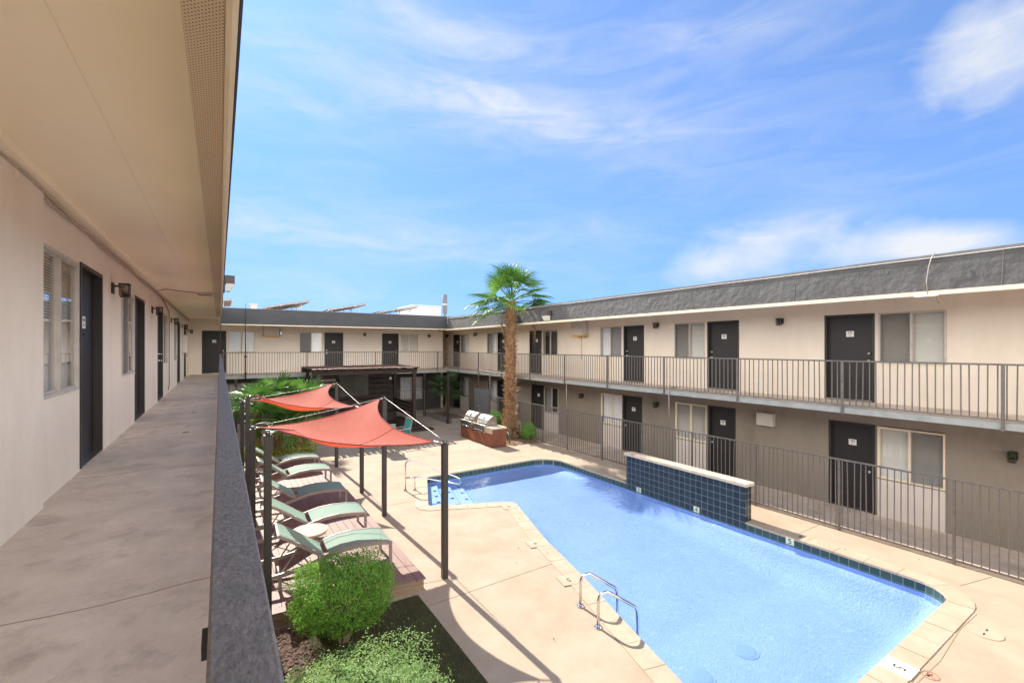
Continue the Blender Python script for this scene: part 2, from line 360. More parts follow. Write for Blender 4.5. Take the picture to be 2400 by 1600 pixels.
def door(parent, w, a0, a1, z0, z1, knob='hi', plate=None, plain=False):
    f = w.f; fw = .045
    leaf = MB().box((a0+fw, -.115, z0+.02), (a1-fw, -.07, z1-fw), f).build('door', M_door, parent)
    fr = MB()
    fr.box((a0, -.10, z0), (a0+fw, .012, z1), f); fr.box((a1-fw, -.10, z0), (a1, .012, z1), f); fr.box((a0+fw, -.10, z1-fw), (a1-fw, .012, z1), f)
    fr.box((a0+fw, -.066, z0+.02), (a0+fw+.015, -.045, z1-fw), f); fr.box((a1-fw-.015, -.066, z0+.02), (a1-fw, -.045, z1-fw), f)
    fr.build('door_frame', M_dframe, leaf)
    MB().box((a0+fw, -.12, z0), (a1-fw, .02, z0+.018), f).build('threshold', M_steel, leaf)
    ka = (a1-fw-.07) if knob == 'hi' else (a0+fw+.07)
    out = (w.pt(0, 1, 0)-w.pt(0, 0, 0))
    for dz, rr, nm in ((.90, .03, 'handle'), (1.06, .026, 'deadbolt')):
        p = w.pt(ka, -.07, z0+dz)
        m = MB().tube([p, p+out*.012, p+out*.02, p+out*.035, p+out*.06, p+out*.066], [rr*1.1, rr*1.1, rr*.45, rr*.5, rr, rr*.7], 12)
        m.build(nm, M_brass, leaf)
    pc = (a0+a1)/2; pz = z0+1.50
    p = MB().box((pc-.075, -.07, pz-.065), (pc+.075, -.064, pz+.065), f).build('number_plate', M_plate, leaf)
    if plate:
        textmesh(plate[0], .062, M_ink, w.mx(pc, -.0635, pz+.026), 'lettering', leaf)
        textmesh(plate[1], .052, M_ink, w.mx(pc, -.0635, pz-.030), 'lettering', leaf)
    else:
        MB().box((pc-.05, -.0638, pz+.008), (pc-.02, -.0625, pz+.045), f).box((pc-.014, -.0638, pz+.008), (pc+.014, -.0625, pz+.045), f).box((pc+.02, -.0638, pz+.008), (pc+.05, -.0625, pz+.045), f).box((pc-.018, -.0638, pz-.045), (pc+.018, -.0625, pz-.010), f).build('plate_marks', mat('faded_ink', (.25, .24, .22), .7), leaf)
    q = w.pt(pc, -.066, pz-.13)
    MB().tube([q, q+out*.012], .012, 8).build('peephole', M_black, leaf)
    return leaf

def window(parent, w, a0, a1, z0, z1, mode='blind', screen='lo', sill=True, frame=None):
    f = w.f; t = .030; d0, d1 = -.05, .0; mid = (a0+a1)/2
    fm = frame or M_winframe
    m = MB()
    m.box((a0, d0, z0), (a0+t, d1+.014, z1), f); m.box((a1-t, d0, z0), (a1, d1+.014, z1), f)
    m.box((a0+t, d0, z1-t), (a1-t, d1+.014, z1), f); m.box((a0+t, d0, z0), (a1-t, d1+.014, z0+t), f)
    m.box((mid-.016, d0+.01, z0+t), (mid+.016, d1+.006, z1-t), f)
    fr = m.build('window', fm, parent)
    # sliding sash frames
    sash = MB()
    for (p, q, n0) in ((a0+t, mid-.016, -.030), (mid+.016, a1-t, -.012)):
        e = .017
        sash.box((p, n0-.010, z0+t), (p+e, n0+.010, z1-t), f); sash.box((q-e, n0-.010, z0+t), (q, n0+.010, z1-t), f)
        sash.box((p+e, n0-.012, z1-t-e), (q-e, n0+.012, z1-t), f); sash.box((p+e, n0-.012, z0+t), (q-e, n0+.012, z0+t+e), f)
    sash.build('sash', fm, fr)
    for (p, q, n0) in ((a0+t, mid-.016, -.030), (mid+.016, a1-t, -.012)):
        e = .017
        MB().quad(f(p+e, n0, z0+t+e), f(q-e, n0, z0+t+e), f(q-e, n0, z1-t-e), f(p+e, n0, z1-t-e)).build('pane', M_glass, fr, recalc=False)
    if screen:
        p, q = (a0+t, mid-.016) if screen == 'lo' else (mid+.016, a1-t)
        MB().quad(f(p, .0025, z0+t), f(q, .0025, z0+t), f(q, .0025, z1-t), f(p, .0025, z1-t)).build('insect_screen', M_screen, fr, recalc=False)
    if sill:
        MB().box((a0-.005, -.02, z0-.022), (a1+.005, .014, z0-.002), f).build('sill', M_trim if mode != 'low' else M_winframe, fr)
    if mode in ('blind', 'blind_gap'):
        b = MB(); k = int((z1-z0)/.026)
        for half in ((a0+.01, mid-.004), (mid+.004, a1-.01)):
            n0 = -.070
            tilt = .010 if mode == 'blind' else .003
            for i in range(k):
                zz = z0+.01+i*(z1-z0-.02)/k; hh = (z1-z0-.02)/k*(1.02 if mode == 'blind' else .45)
                b.quad(f(half[0], n0+tilt, zz), f(half[1], n0+tilt, zz), f(half[1], n0-tilt, zz+hh), f(half[0], n0-tilt, zz+hh))
        b.build('blind', M_blind, fr, recalc=False)
    elif mode == 'curtain':
        b = MB(); N = 46
        b.grid([[f(a0+.01+(a1-a0-.02)*i/N, -.10+.02*math.sin(i*1.9)+.008*math.sin(i*4.7), z) for i in range(N+1)] for z in (z0, z1)])
        b.build('curtain', M_curtain, fr, recalc=False)
    elif mode == 'half':
        b = MB(); N = 20
        b.grid([[f(mid+.03+(a1-mid-.04)*i/N, -.10+.018*math.sin(i*1.7), z) for i in range(N+1)] for z in (z0, z1)])
        b.build('curtain', M_curtain, fr, recalc=False)
    return fr

XW = 12.05; YF = 25.3; XL = -1.19
WR = Wall(lambda a, n, z: (XW-n, a, z))
WL = Wall(lambda a, n, z: (XL+n, a, z))
WF = Wall(lambda a, n, z: (a, YF-n, z))
FL = -1.25; FR_ = -1.215; SO = 1.30                      # upper floor, soffit
LF = -3.66                                  # lower walkway
# ---- right wing
bR = thing('apartment_building', 'two storey beige and taupe wing beside the pool fence, its rough grey fascia in sun', 'building', (12.05, 10, G))
bR.location = (0, 0, 0)
upR = [('d', 24.52, 25.4, 'hi', None), ('w', 23.36, 24.43, 'curtain', 'hi'), ('w', 20.2, 21.22, 'curtain', 'hi'), ('d', 19.22, 20.14, 'hi', None), ('d', 16.32, 17.26, 'lo', None), ('w', 15.18, 16.24, 'none', None),
       ('w', 11.53, 12.62, 'curtain', 'lo'), ('d', 10.52, 11.44, 'hi', None), ('w', 8.23, 9.30, 'blind', 'hi'), ('d', 7.18, 8.15, 'hi', None), ('d', 4.09, 5.07, 'lo', ('478', 'D')), ('w', 2.92, 4.02, 'blind', 'hi')]
loR = [('d', 24.52, 25.4, 'hi', None), ('w', 23.36, 24.43, 'curtain', 'hi'), ('w', 20.2, 21.22, 'curtain', 'hi'), ('d', 19.22, 20.14, 'hi', None), ('d', 16.18, 17.11, 'lo', None), ('w', 15.14, 16.12, 'half', 'hi'),
       ('w', 11.52, 12.57, 'curtain', None), ('d', 10.60, 11.48, 'hi', None), ('w', 8.17, 9.26, 'blind_gap', None), ('d', 7.28, 8.12, 'hi', None), ('d', 4.08, 4.98, 'lo', ('458', 'D')), ('w', 2.94, 4.04, 'blind', 'lo')]
def openings(lst, fl, dt, wb): return [(a, b, fl if k == 'd' else wb, dt) for k, a, b, *_ in lst]
Y0 = -5
m = MB(); wall_faces(m, WR, Y0, 27.6, FL, SO, openings(upR, FL+.02, .74, -.36)); m.build('upper_wall', M_wall, bR, recalc=False)
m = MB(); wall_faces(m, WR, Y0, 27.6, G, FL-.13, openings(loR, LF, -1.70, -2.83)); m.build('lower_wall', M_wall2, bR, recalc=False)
MB().box((XW+.17, Y0, G), (20, 28, SO)).build('rooms', M_room, bR)
for k, a, b, mo, ex in upR:
    if k == 'd': door(bR, WR, a, b, FR_+.012, .74, mo, ex)
    else: window(bR, WR, a, b, -.36, .74, mo, ex)
for k, a, b, mo, ex in loR:
    if k == 'd': door(bR, WR, a, b, LF, -1.70, mo, ex)
    else:
        window(bR, WR, a, b, -2.83, -1.72, mo, ex, sill=False, frame=M_trim if a < 13 else None)
        MB().box((a, 0, LF), (b, .012, -2.86), WR.f).build('window_panel', M_panel, bR)
MB().box((10.645, Y0, FR_-.115), (XW, 27.6, FR_)).build('walkway_slab', M_walk, bR)
MB().box((10.62, Y0, FR_-.12), (10.643, 23.25, FR_-.004)).build('slab_edge', M_slab, bR)
MB().box((10.70, Y0, SO), (XW, 27.6, SO+.05)).build('soffit', M_soffit, bR)
# sloping fascia with flashing
m = MB()
rows = []
for i in range(0, 141):
    y = Y0+(23.15-Y0)*i/140
    rows.append([(10.56+.125*t+.010*mnoise.noise((y*.8, t*2, 3)), y, .985+.65*t) for t in (0, .2, .4, .6, .8, 1)])
m.grid(rows); m.build('fascia', M_fascia, bR, recalc=False)
MB().box((10.72, Y0, .985), (11.0, 23.15, 1.58)).build('fascia_backing', M_flash, bR)
MB().box((10.53, Y0, .912), (10.575, 23.15, .987)).build('trim_board', M_trim, bR)
fl = MB()
rr = []
for i in range(0, 81):
    y = Y0+(23.2-Y0)*i/80; k = .008*mnoise.noise((y*1.3, 7, 0))
    rr.append([(10.69, y, 1.59), (10.667+k*.5, y, 1.59+k), (10.667+k*.5, y, 1.643+k), (11.0, y, 1.66)])
fl.grid(rr, smooth=False); fl.build('roof_flashing', M_flash, bR, recalc=False)
MB().tube([(10.657, y, 1.585+.004*math.sin(y*2)) for y in [Y0+i*.5 for i in range(57)]], .010, 6).build('drip_pipe', M_winframe, bR)
MB().box((11.0, Y0, SO+.06), (20, 28, 1.62)).build('roof', M_roof, bR)
for y in (1.9, 5.05, 8.1, 13.0, 17.4): MB().box((10.585, y, .995), (10.65, y+.006, 1.58), lambda x, yy, z: (x-.03+.125*(z-.985)/.65, yy, z)).build('panel_joint', M_flash, bR)
# hole of torn soffit light with hanging wire on the trim
MB().box((10.48, 2.66, .89), (10.53, 2.98, .92)).build('broken_trim', M_white, bR)
MB().tube([(10.52, 2.80, .93), (10.53, 2.82, 1.17), (10.57, 2.80, 1.42), (10.57, 2.76, 1.58), (10.60, 2.72, 1.66)], .008, 6).build('loose_wire', M_cable, bR)
MB().tube([(10.50, 2.68, .90), (10.49, 2.67, .82), (10.50, 2.64, .76)], .006, 6).build('loose_wire', M_stem, bR)
# ---- far wing
bF = thing('apartment_building', 'shaded beige wing closing the courtyard behind the pergola, smooth charcoal fascia above', 'building')
upF = [('d', -.69, .26, 'hi', None), ('w', .34, 1.46, 'blind', None), ('w', 3.4, 4.52, 'half', 'lo'), ('d', 4.6, 5.54, 'lo', None), ('d', 7.62, 8.57, 'hi', None), ('w', 8.66, 9.76, 'blind', None)]
loF = [('w', .25, 2.0, 'curtain', None), ('d', 3.3, 4.2, 'lo', None), ('w', 8.66, 10.0, 'curtain', None)]
m = MB(); wall_faces(m, WF, XL-.5, 11.16, FL, SO, openings(upF, FL+.02, .76, -.30)); m.build('upper_wall', mat('greige_stucco', (.78, .70, .61), .85, var=.05, vscale=1.2, bump=.004, bscale=55), bF, recalc=False)
m = MB(); wall_faces(m, WF, XL-.5, 11.16, G, FL-.17, openings(loF, LF, -1.72, -3.0)); m.build('lower_wall', mat('shade_darkened_stucco', (.085, .078, .070), .85, var=.08, vscale=1.5, bump=.004, bscale=60), bF, recalc=False)  # lower wall colour darkened to carry the deep shade under the walkway
for k, a, b, mo, ex in upF:
    if k == 'd': door(bF, WF, a, b, FL+.02, .76, mo, ex)
    else: window(bF, WF, a, b, -.30, .76, mo, ex, frame=M_trim)
for k, a, b, mo, ex in loF:
    if k == 'd': door(bF, WF, a, b, LF, -1.72, mo, ex)
    else: window(bF, WF, a, b, -3.0, -1.72, mo, ex, frame=M_winframe)
MB().box((-9, YF+.17, G), (11.0, 34, SO)).build('rooms', M_room, bF)
MB().box((11.16, YF, G), (11.3, 30, SO)).build('end_wall', M_wall, bF)
MB().box((.05, 23.25, FL-.14), (10.64, YF, FL)).build('walkway_slab', M_walk, bF)
MB().box((.05, 23.228, FL-.145), (10.62, 23.248, FL-.004)).build('slab_edge', M_slab, bF)
MB().box((.05, 23.22, SO), (10.69, YF, SO+.05)).build('soffit', M_soffit, bF)
m = MB()
m.grid([[(x, 23.15+.05*t, 1.0+.68*t) for t in (0, .5, 1)] for x in [.06+(10.60-.06)*i/40 for i in range(41)]]); m.build('fascia', M_fascia_s, bF, recalc=False)
MB().box((.06, 23.21, 1.0), (10.58, 23.5, 1.60)).build('fascia_backing', M_flash, bF)
MB().box((.06, 23.14, .955), (10.525, 23.18, .998)).build('trim_board', M_trim, bF)
MB().box((-9, 23.19, 1.682), (10.9, 23.5, 1.705)).build('roof_flashing', M_flash, bF)
MB().box((-9, 23.5, SO+.06), (10.99, 34, 1.63)).build('roof', M_roof, bF)
MB().box((-9, 27.7, G), (20, 27.9, SO)).build('passage_back_wall', M_wall2, bF)
for (x, y) in ((9.3, 23.24), (5.2, 23.24), (.6, 23.24)):
    MB().box((x-.05, y-.05, G), (x+.05, y+.05, FL-.15)).build('column', M_post, bF)
# ---- left wing
bL = thing('apartment_building', 'close beige wing on the left with a cream soffit over its concrete walkway', 'building')
LW = [('w', 4.96, 6.14, 'blind', None), ('d', 6.22, 7.24, 'lo', None), ('w', 8.5, 9.68, 'half', 'lo'), ('d', 9.75, 10.87, 'lo', None), ('d', 13.07, 14.12, 'hi', None), ('w', 14.23, 15.37, 'blind', 'lo'),
      ('w', 17.45, 18.62, 'half', 'lo'), ('d', 18.73, 19.8, 'lo', None), ('d', 22.1, 23.1, 'hi', None), ('w', 23.35, 24.4, 'blind', None)]
m = MB(); wall_faces(m, WL, Y0, YF, G, SO, [(a, b, FL+.02 if k == 'd' else -.42, .86 if k == 'd' else .83) for k, a, b, *_ in LW]); m.build('wall', M_wall, bL, recalc=False)
MB().box((XL-.02, Y0, FL), (XL+.035, 4.955, SO)).build('wall_return', M_wall, bL)
for k, a, b, mo, ex in LW:
    if k == 'd': door(bL, WL, a, b, FL+.02, .86, mo, ex)
    else: window(bL, WL, a, b, -.42, .83, mo, ex)
MB().box((-9, Y0, G), (XL-.17, YF-.02, SO)).build('rooms', M_room, bL)
MB().box((XL, Y0, FL-.14), (.06, 23.22, FL)).box((XL, 23.22, FL-.14), (.048, YF, FL)).build('walkway_slab', M_walk, bL)
for y, dx in ((2.95, .02), (5.9, -.05), (9.3, .03), (13.2, 0), (18, .02)):
    MB().tube([(XL+.01+(1.18)*i/12, y+dx*math.sin(i*.7)+.012*mnoise.noise((i*.6, y, 0)), FL-.0025) for i in range(13)], .005, 5).build('floor_crack', M_joint, bL)
for x, y in ((-.42, 8.2), (-.42, 10.6), (-.30, 15.2), (-.35, 20.1)):
    MB().lathe([(.045, FL-.01), (.045, FL+.004), (.02, FL+.004)], (x, y, 0), 12).build('floor_drain', M_flash, bL)
MB().box((-1.19, Y0, SO), (-.125, YF, SO+.05)).build('soffit', M_soffit, bL)
MB().box((-.125, Y0, SO-.003), (.016, 23.14, SO+.02)).build('vent_strip', M_perf, bL)
MB().box((-.125, 23.14, SO), (.049, YF, SO+.05)).build('soffit_return', M_soffit, bL)
m = MB()
rows = [[(.018, y, SO), (.018, y, .965+.006*mnoise.noise((y*.9, 0, 0))), (.03, y, .95+.006*mnoise.noise((y*.9, 0, 0))), (.046+.002*mnoise.noise((y*.7, 4, 0)), y, .95), (.046, y, 1.05)] for y in [Y0+i*.35 for i in range(82)] if y < 23.14]
m.grid(rows, smooth=False); m.build('trim_board', M_trim, bL, recalc=False)
MB().box((.0475, Y0, .952), (.055, 23.13, 1.68)).build('fascia', M_fascia_s, bL)
MB().box((-9, Y0, SO+.06), (.04, 23.49, 1.62)).build('roof', M_roof, bL)
MB().bar((-1.14, Y0, SO-.035), (-1.14, 25.25, SO-.035), .10, .066).build('corner_moulding', M_soffit, bL)
MB().tube([(-1.155+.006*math.sin(y*3), y, SO-.10+.012*math.sin(y*1.7)) for y in [Y0+.25*i for i in range(121)]], .012, 6).tube([(-1.165, y, SO-.13+.010*math.sin(y*2.1+1)) for y in [Y0+.25*i for i in range(121)]], .009, 6).build('cable_bundle', mat('painted_cable', (.46, .38, .30), .7, var=.2, vscale=15), bL)
MB().box((-.555, Y0, SO-.002), (-.549, 25.2, SO+.01)).build('soffit_seam', mat('seam_paint', (.83, .72, .53), .8), bL)

# ------------------------------------------------------------------ lamps
def rot_to(o, w):
    x = w.pt(0, 1, 0)-w.pt(0, 0, 0); o.rotation_euler = (0, 0, math.atan2(x.y, x.x)); return o
lamp0 = None
def wall_lamp(w, a, z, label):
    global lamp0
    if lamp0 is None:
        t = thing('wall_lamp', label, 'wall lamp', group='black lantern lamps on the apartment walls')
        MB().box((0, -.055, -.07), (.022, .055, .07), bev=.004).build('back_plate', M_black, t)
        MB().bar((.02, 0, .03), (.13, 0, .03), .022).build('arm', M_black, t)
        MB().box((.07, -.06, .05), (.19, .06, .068), bev=.004).build('cap', M_black, t)
        for i in (.08, .178):
            for j in (-.05, .05): MB().bar((i, j, -.10), (i, j, .05), .010).build('cage_bar', M_black, t)
        MB().box((.088, -.042, -.098), (.172, .042, .048)).build('glass', M_lampglass, t); MB().box((.085, -.045, -.115), (.175, .045, -.10)).build('bottom_plate', M_black, t)
        lamp0 = t
    else: t = dup(lamp0, label=label)
    t.location = w.pt(a, .002, z); rot_to(t, w); return t
for a, z, s in ((7.85, .77, 'black lantern on the close left wall, the largest one, after the first dark door'), (12.0, .77, 'black lantern on the left walkway wall, second from the camera'),
                (16.4, .77, 'black lantern on the left walkway wall, third along, before a narrow window'), (20.9, .77, 'small black lantern on the left wall just before the pale meter box'), (24.75, .72, 'farthest black lantern of the left walkway, near its end corner')):
    wall_lamp(WL, a, z, s)
for a, z, s in ((2.56, .70, 'black lantern beside the utility box with yellow strip on the far upper wall'), (6.65, .69, 'black lantern midway between two charcoal doors on the far upper wall'), (10.38, .67, 'black lantern near the right end of the far upper wall')):
    wall_lamp(WF, a, z, s)
for a, z, s in ((26.2, .70, 'black lantern in the dark upstairs corner passage'), (22.4, .72, 'black lantern upstairs between the two farthest windows of the pool wing'), (18.95, .72, 'black lantern upstairs half hidden by the palm trunk'),
                (9.95, .72, 'black lantern upstairs between two pairs of door and window on the sunlit wing'), (6.05, .66, 'black lantern upstairs alone on the wide blank stretch nearest the camera'),
                (13.6, -1.90, 'black lantern downstairs above the fence, right of the palm tree'), (9.95, -1.86, 'black lantern downstairs left of the window with open dark blinds'), (2.02, -1.95, 'black lantern downstairs cut by the right edge of the photo')):
    wall_lamp(WR, a, z, s)
# floodlights on the fascias
def flood(loc, rz, label, sc_=1.):
    t = thing('floodlight', label, 'floodlight', loc, rz)
    MB().prism([(0, -.17), (.20, -.17), (.20, .17), (0, .17)], .05, .24).build('housing', mat('bronze_housing', (.09, .075, .065), .5, var=.1), t)
    m = MB(); a = [(.02, -.15, -.13), (.10, -.15, -.13), (.195, -.16, .048), (.02, -.16, .048)]
    b = [(x, -y, z) for x, y, z in a]
    m.quad(*a).quad(*b)
    for i in range(4): m.quad(a[i], a[(i+1) % 4], b[(i+1) % 4], b[i])
    m.build('lens', M_lens, t); MB().box((-.03, -.17, -.15), (0, .17, .24)).build('back_plate', M_black, t)
    t.scale = (sc_,)*3; return t
flood((10.57, 13.9, 1.14), PI, 'bronze floodlight with pale lens on the sunlit grey fascia beside the palm')
flood((.085, 10.4, 1.18), 0, 'bronze floodlight sticking out from the near roof edge against the sky', .8)
# soffit lamp
t = thing('ceiling_light', 'small flat vented light under the cream soffit of the near walkway', 'ceiling light', (-.30, 13.2, SO))
MB().box((-.16, -.10, -.055), (.16, .10, -.001), bev=.008).build('housing', M_box, t)
for k in range(5): MB().box((-.13, -.085+k*.036, -.060), (.13, -.072+k*.036, -.0555)).build('vent_slot', M_flash, t)
tag(MB().tube([(-1.12, 12.4, SO-.08), (-1.0, 12.7, SO-.012), (-.7, 13.0, SO-.012), (-.45, 13.2, SO-.012)], .008, 6).build('lamp_cable', mat('brown_cable', (.20, .12, .08), .7)), 'thin brown cable running across the cream soffit to its flat light', 'cable')
tag(MB().tube([(-1.165, 13.5, SO-.12), (-1.165, 14.75, SO-.22), (-1.165, 15.55, SO-.35), (-1.165, 15.6, 0), (-1.16, 15.5, -.6), (-1.165, 15.6, -1.0), (-1.165, 15.35, -1.16)], .011, 6).build('hanging_cable', MATS['brown_cable']), 'loose brown cable hanging down the left walkway wall between door and window', 'cable')
tag(MB().tube([(.035, 22.9, 1.0), (.03, 22.95, .4), (.035, 22.9, -.26)], .012, 6).build('downpipe', mat('dark_red_pipe', (.08, .04, .035), .6)), 'thin dark pipe dropping from the near roof edge to the end of the handrail', 'pipe')
# utility boxes
def ubox(w, a0, a1, z0, z1, d, label, strip=False, name='utility_box'):
    t = thing(name, label, 'utility box', w.pt((a0+a1)/2, 0, z0)); rot_to(t, w)
    h = (a1-a0)/2; z = z1-z0
    MB().box((.004, -h, 0 if not strip else .045), (d, h, z), bev=.008).build('case', M_box, t)
    MB().box((d+.001, -h+.02, .07), (d+.008, h-.02, z-.04), bev=.003).build('cover', M_box, t)
    if strip:
        MB().box((.004, -h, 0), (d+.004, h, .043)).build('warning_strip', M_yellow, t)
        MB().tube([(.05, h+.02, z-.02), (.05, h+.09, z-.08), (.05, h+.10, .15), (.05, h+.07, -.03), (.05, h-.1, -.06), (.05, h-.12, 0)], .014, 8).build('conduit', M_box, t)
        MB().tube([(.03, 0, 0), (.03, 0, -.9)], .014, 8).build('drop_conduit', M_box, t) if w is WR else None
    return t
ubox(WF, 1.80, 2.46, .51, 1.10, .22, 'grey utility box with yellow strip high on the far shaded wall', True)
ubox(WR, 13.32, 13.98, .42, 1.06, .28, 'beige utility box with yellow strip high on the sunlit wing right of the palm', True)
ubox(WR, 6.20, 6.64, -2.05, -1.72, .12, 'plain small vent box on the downstairs taupe wall right of a charcoal door')
ubox(WL, 20.95, 21.5, -.22, .45, .16, 'pale narrow meter box on the left walkway wall near its end')
t = thing('sensor_box', 'small yellow-green sensor box under the soffit at the far corner', 'sensor', (11.05, 25.05, 1.04))
MB().box((-.10, -.06, -.14), (.10, .06, .12), bev=.01).build('case', mat('faded_lime_plastic', (.42, .40, .12), .6, var=.1), t); MB().box((-.06, -.064, -.08), (.06, -.0605, .06)).build('faceplate', M_lens, t)

# ------------------------------------------------------------------ railings and fences
def railing(name, label, cat, p0, p1, zt, zb, posts, sp, pdrop, mt, bw=.016, pw=.04, tw=.045, th=.03, zpt=None, skip=(), rnd=.003):
    """p0,p1 = XY ends, posts = distances along"""
    a, b = V((*p0, 0)), V((*p1, 0)); L = (b-a).length; d = (b-a)/L
    t = thing(name, label, cat, (a.x, a.y, zb), math.atan2(d.y, d.x))
    MB().box((0, -tw/2, zt-zb-th), (L, tw/2, zt-zb), bev=.004).build('top_rail', mt, t)
    MB().box((0, -.014, 0), (L, .014, .022)).build('bottom_rail', mt, t)
    for s in posts: MB().box((s-pw/2, -pw/2-.001, -pdrop), (s+pw/2, pw/2+.001, zt-zb-th+.001)).build('post', mt, t)
    xs = []; x = sp*.5
    while x < L:
        if all(abs(x-s) > .035 for s in posts) and not any(u < x < v for u, v in skip): xs.append(x)
        x += sp
    base = MB().box((-bw/2, -bw/2, .022), (bw/2, bw/2, zt-zb-th)).build('baluster', mt, t)
    cam = V((0, 0, 0)); xs.sort(key=lambda q: (a+d*q-cam).length)
    rest = MB()
    for i, q in enumerate(xs):
        dx, ry = R.gauss(0, rnd), R.gauss(0, .006)
        if i == 0: base.location = (q, 0, 0)
        elif i < 98:
            o = base.copy(); col.objects.link(o); o.parent = t; o.location = (q+dx, 0, 0); o.rotation_euler = (0, ry, R.uniform(-.15, .15))
        else: rest.box((q+dx-bw/2, -bw/2, .022), (q+dx+bw/2, bw/2, zt-zb-th))
    if len(xs) > 98: rest.build('baluster', mt, t)['kind'] = 'stuff'
    else: rest.bm.free()
    return t
rp = [y*.9725 for y in (1.95, 4.26, 6.54, 8.78, 11.08, 13.33, 15.6, 17.89, 20.1, 22.38)]
railing('railing', 'long upstairs walkway railing of the sunlit pool wing with thin balusters', 'railing', (10.60, -4.9), (10.60, 23.2), -.268, -1.180, [y+4.9 for y in rp]+[.02, 2.2, 4.5], .108, .17, M_rail)
railing('railing', 'dark upstairs railing crossing the far shaded wing above the pergola', 'railing', (.10, 23.20), (10.56, 23.20), -.235, -1.215, [.03, 3.35, 6.55, 9.95], .108, .10, M_rail)
# near handrail: one heavy rounded bar
hr = thing('railing', 'thick grey enamelled handrail running away right under the viewpoint', 'railing', (.02, 0, FL))
m = MB()
rows = []
for i in range(0, 121):
    y = -1.0+(23.35+1.0)*i/120 if i > 40 else -1.0+3.0*i/40
ys = [-1+.05*i for i in range(60)]+[2+.25*i for i in range(86)]
prof = [(-.030, -.045), (-.030, -.003), (-.027, 0), (.023, 0), (.026, -.003), (.026, -.045)]
prev = None
for y in ys:
    s = .004*mnoise.noise((y*.35, 0, 0))*min(1, y*.2 if y > 0 else 0) + (.012*math.sin((y-8)*.2) if y > 8 else 0)*.5
    ring = [m.bm.verts.new((x+s*.6, y, .97+z+.0012*mnoise.noise((x*30, y*3, 1)))) for x, z in prof]
    if prev:
        for k in range(6):
            f_ = m.bm.faces.new((prev[k], prev[(k+1) % 6], ring[(k+1) % 6], ring[k]))
    else: m.bm.faces.new(ring)
    prev = ring
m.bm.faces.new(prev); m.build('top_rail', M_handrail, hr)
MB().box((-.012, -1, .08), (.012, 23.3, .105)).build('bottom_rail', M_rail, hr)
for y in (-.6, 1.7, 4.0, 6.3, 8.6, 10.9, 13.2, 15.5, 17.8, 20.1, 22.4): MB().box((-.022, y-.022, -.1), (.020, y+.022, .925)).build('post', M_rail, hr)
b0 = MB().box((-.008, -.008, .105), (.008, .008, .925)).build('baluster', M_rail, hr); b0.location = (0, .1, 0)
for i in range(1, 90):
    o = b0.copy(); col.objects.link(o); o.parent = hr; o.location = (0, .1+i*.115, 0)
m = MB()
for i in range(90, 200): m.box((-.008, .092+i*.115, .105), (.008, .108+i*.115, .925))
m.build('baluster', M_rail, hr)['kind'] = 'stuff'
MB().box((-.0372, .605, .905), (-.0305, .64, .923)).build('bracket', M_black, hr)
# pool fence
fp = [-1.0, .74, 2.47, 4.19, 5.9, 7.61, 9.32, 11.0, 12.77, 14.3, 15.95, 17.6, 18.4]
railing('pool_fence', 'low metal fence with sunlit top rail between pool deck and downstairs walkway', 'fence', (10.58, -4.0), (10.58, 18.42), -2.26, -3.655, [y+4 for y in fp], .105, .065, M_rail, bw=.015, pw=.036, tw=.036, th=.03)
railing('pool_fence', 'dark fence bars under the far walkway, partly behind palms and pergola', 'fence', (.15, 23.12), (9.20, 23.12), -2.26, -3.63, [.05, 2.2, 4.4, 6.6, 9.1], .11, .09, M_rail, bw=.015)
t = thing('gate', 'solid grey metal gate with two round knobs beside the end of the pool fence', 'gate', (10.58, 18.45, G))
MB().box((-.02, .02, .05), (.02, 1.42, 1.71), bev=.004).build('panel', mat('grey_gate_paint', (.14, .145, .145), .5, var=.08), t)
for z in (.72, .86): MB().tube([(-.02, .93, z), (-.04, .93, z), (-.07, .93, z)], [.03, .015, .03], 10).build('knob', M_brass, t)
MB().box((-.025, -.03, 0), (.025, .015, 1.73)).box((-.025, 1.425, 0), (.025, 1.47, 1.73)).build('gate_post', M_rail, t)
def pipe(label, pts, r=.016, m=M_lframe, name='pipe'): return tag(MB().tube(pts, r, 8).build(name, m), label, 'pipe')
pipe('thin pipe bent along the slab edge and down to the solid gate and fence end', [(10.575, 19.5, -2.0), (10.575, 19.5, -1.15), (10.575, 19.45, -1.12), (10.575, 18.5, -1.15), (10.575, 13.0, -1.17)], .016)
pipe('short pipe from the slab edge down to the far end of the fence rail', [(10.60, 18.42, -1.16), (10.60, 18.42, -2.24)], .018)
pipe('vertical pipe from the upstairs slab to the fence just right of the palm', [(10.60, 12.85, -1.36), (10.60, 12.85, -2.24)], .018)
pipe('vertical pipe from the upstairs slab to the fence above the window with open blinds', [(10.80, 8.3, -1.13), (10.60, 8.36, -1.15), (10.59, 8.36, -1.3), (10.60, 8.36, -2.26)], .018)
t = thing('post', 'slim dark standalone post in front of the stone planter by the corner', 'post', (9.37, 20.38, G))
MB().box((-.05, -.05, .015), (.05, .05, 2.53)).build('shaft', M_post, t); MB().box((-.09, -.09, 0), (.09, .09, .015)).build('base_plate', M_post, t); MB().box((-.058, -.058, 2.53), (.058, .058, 2.55)).build('cap', M_post, t)

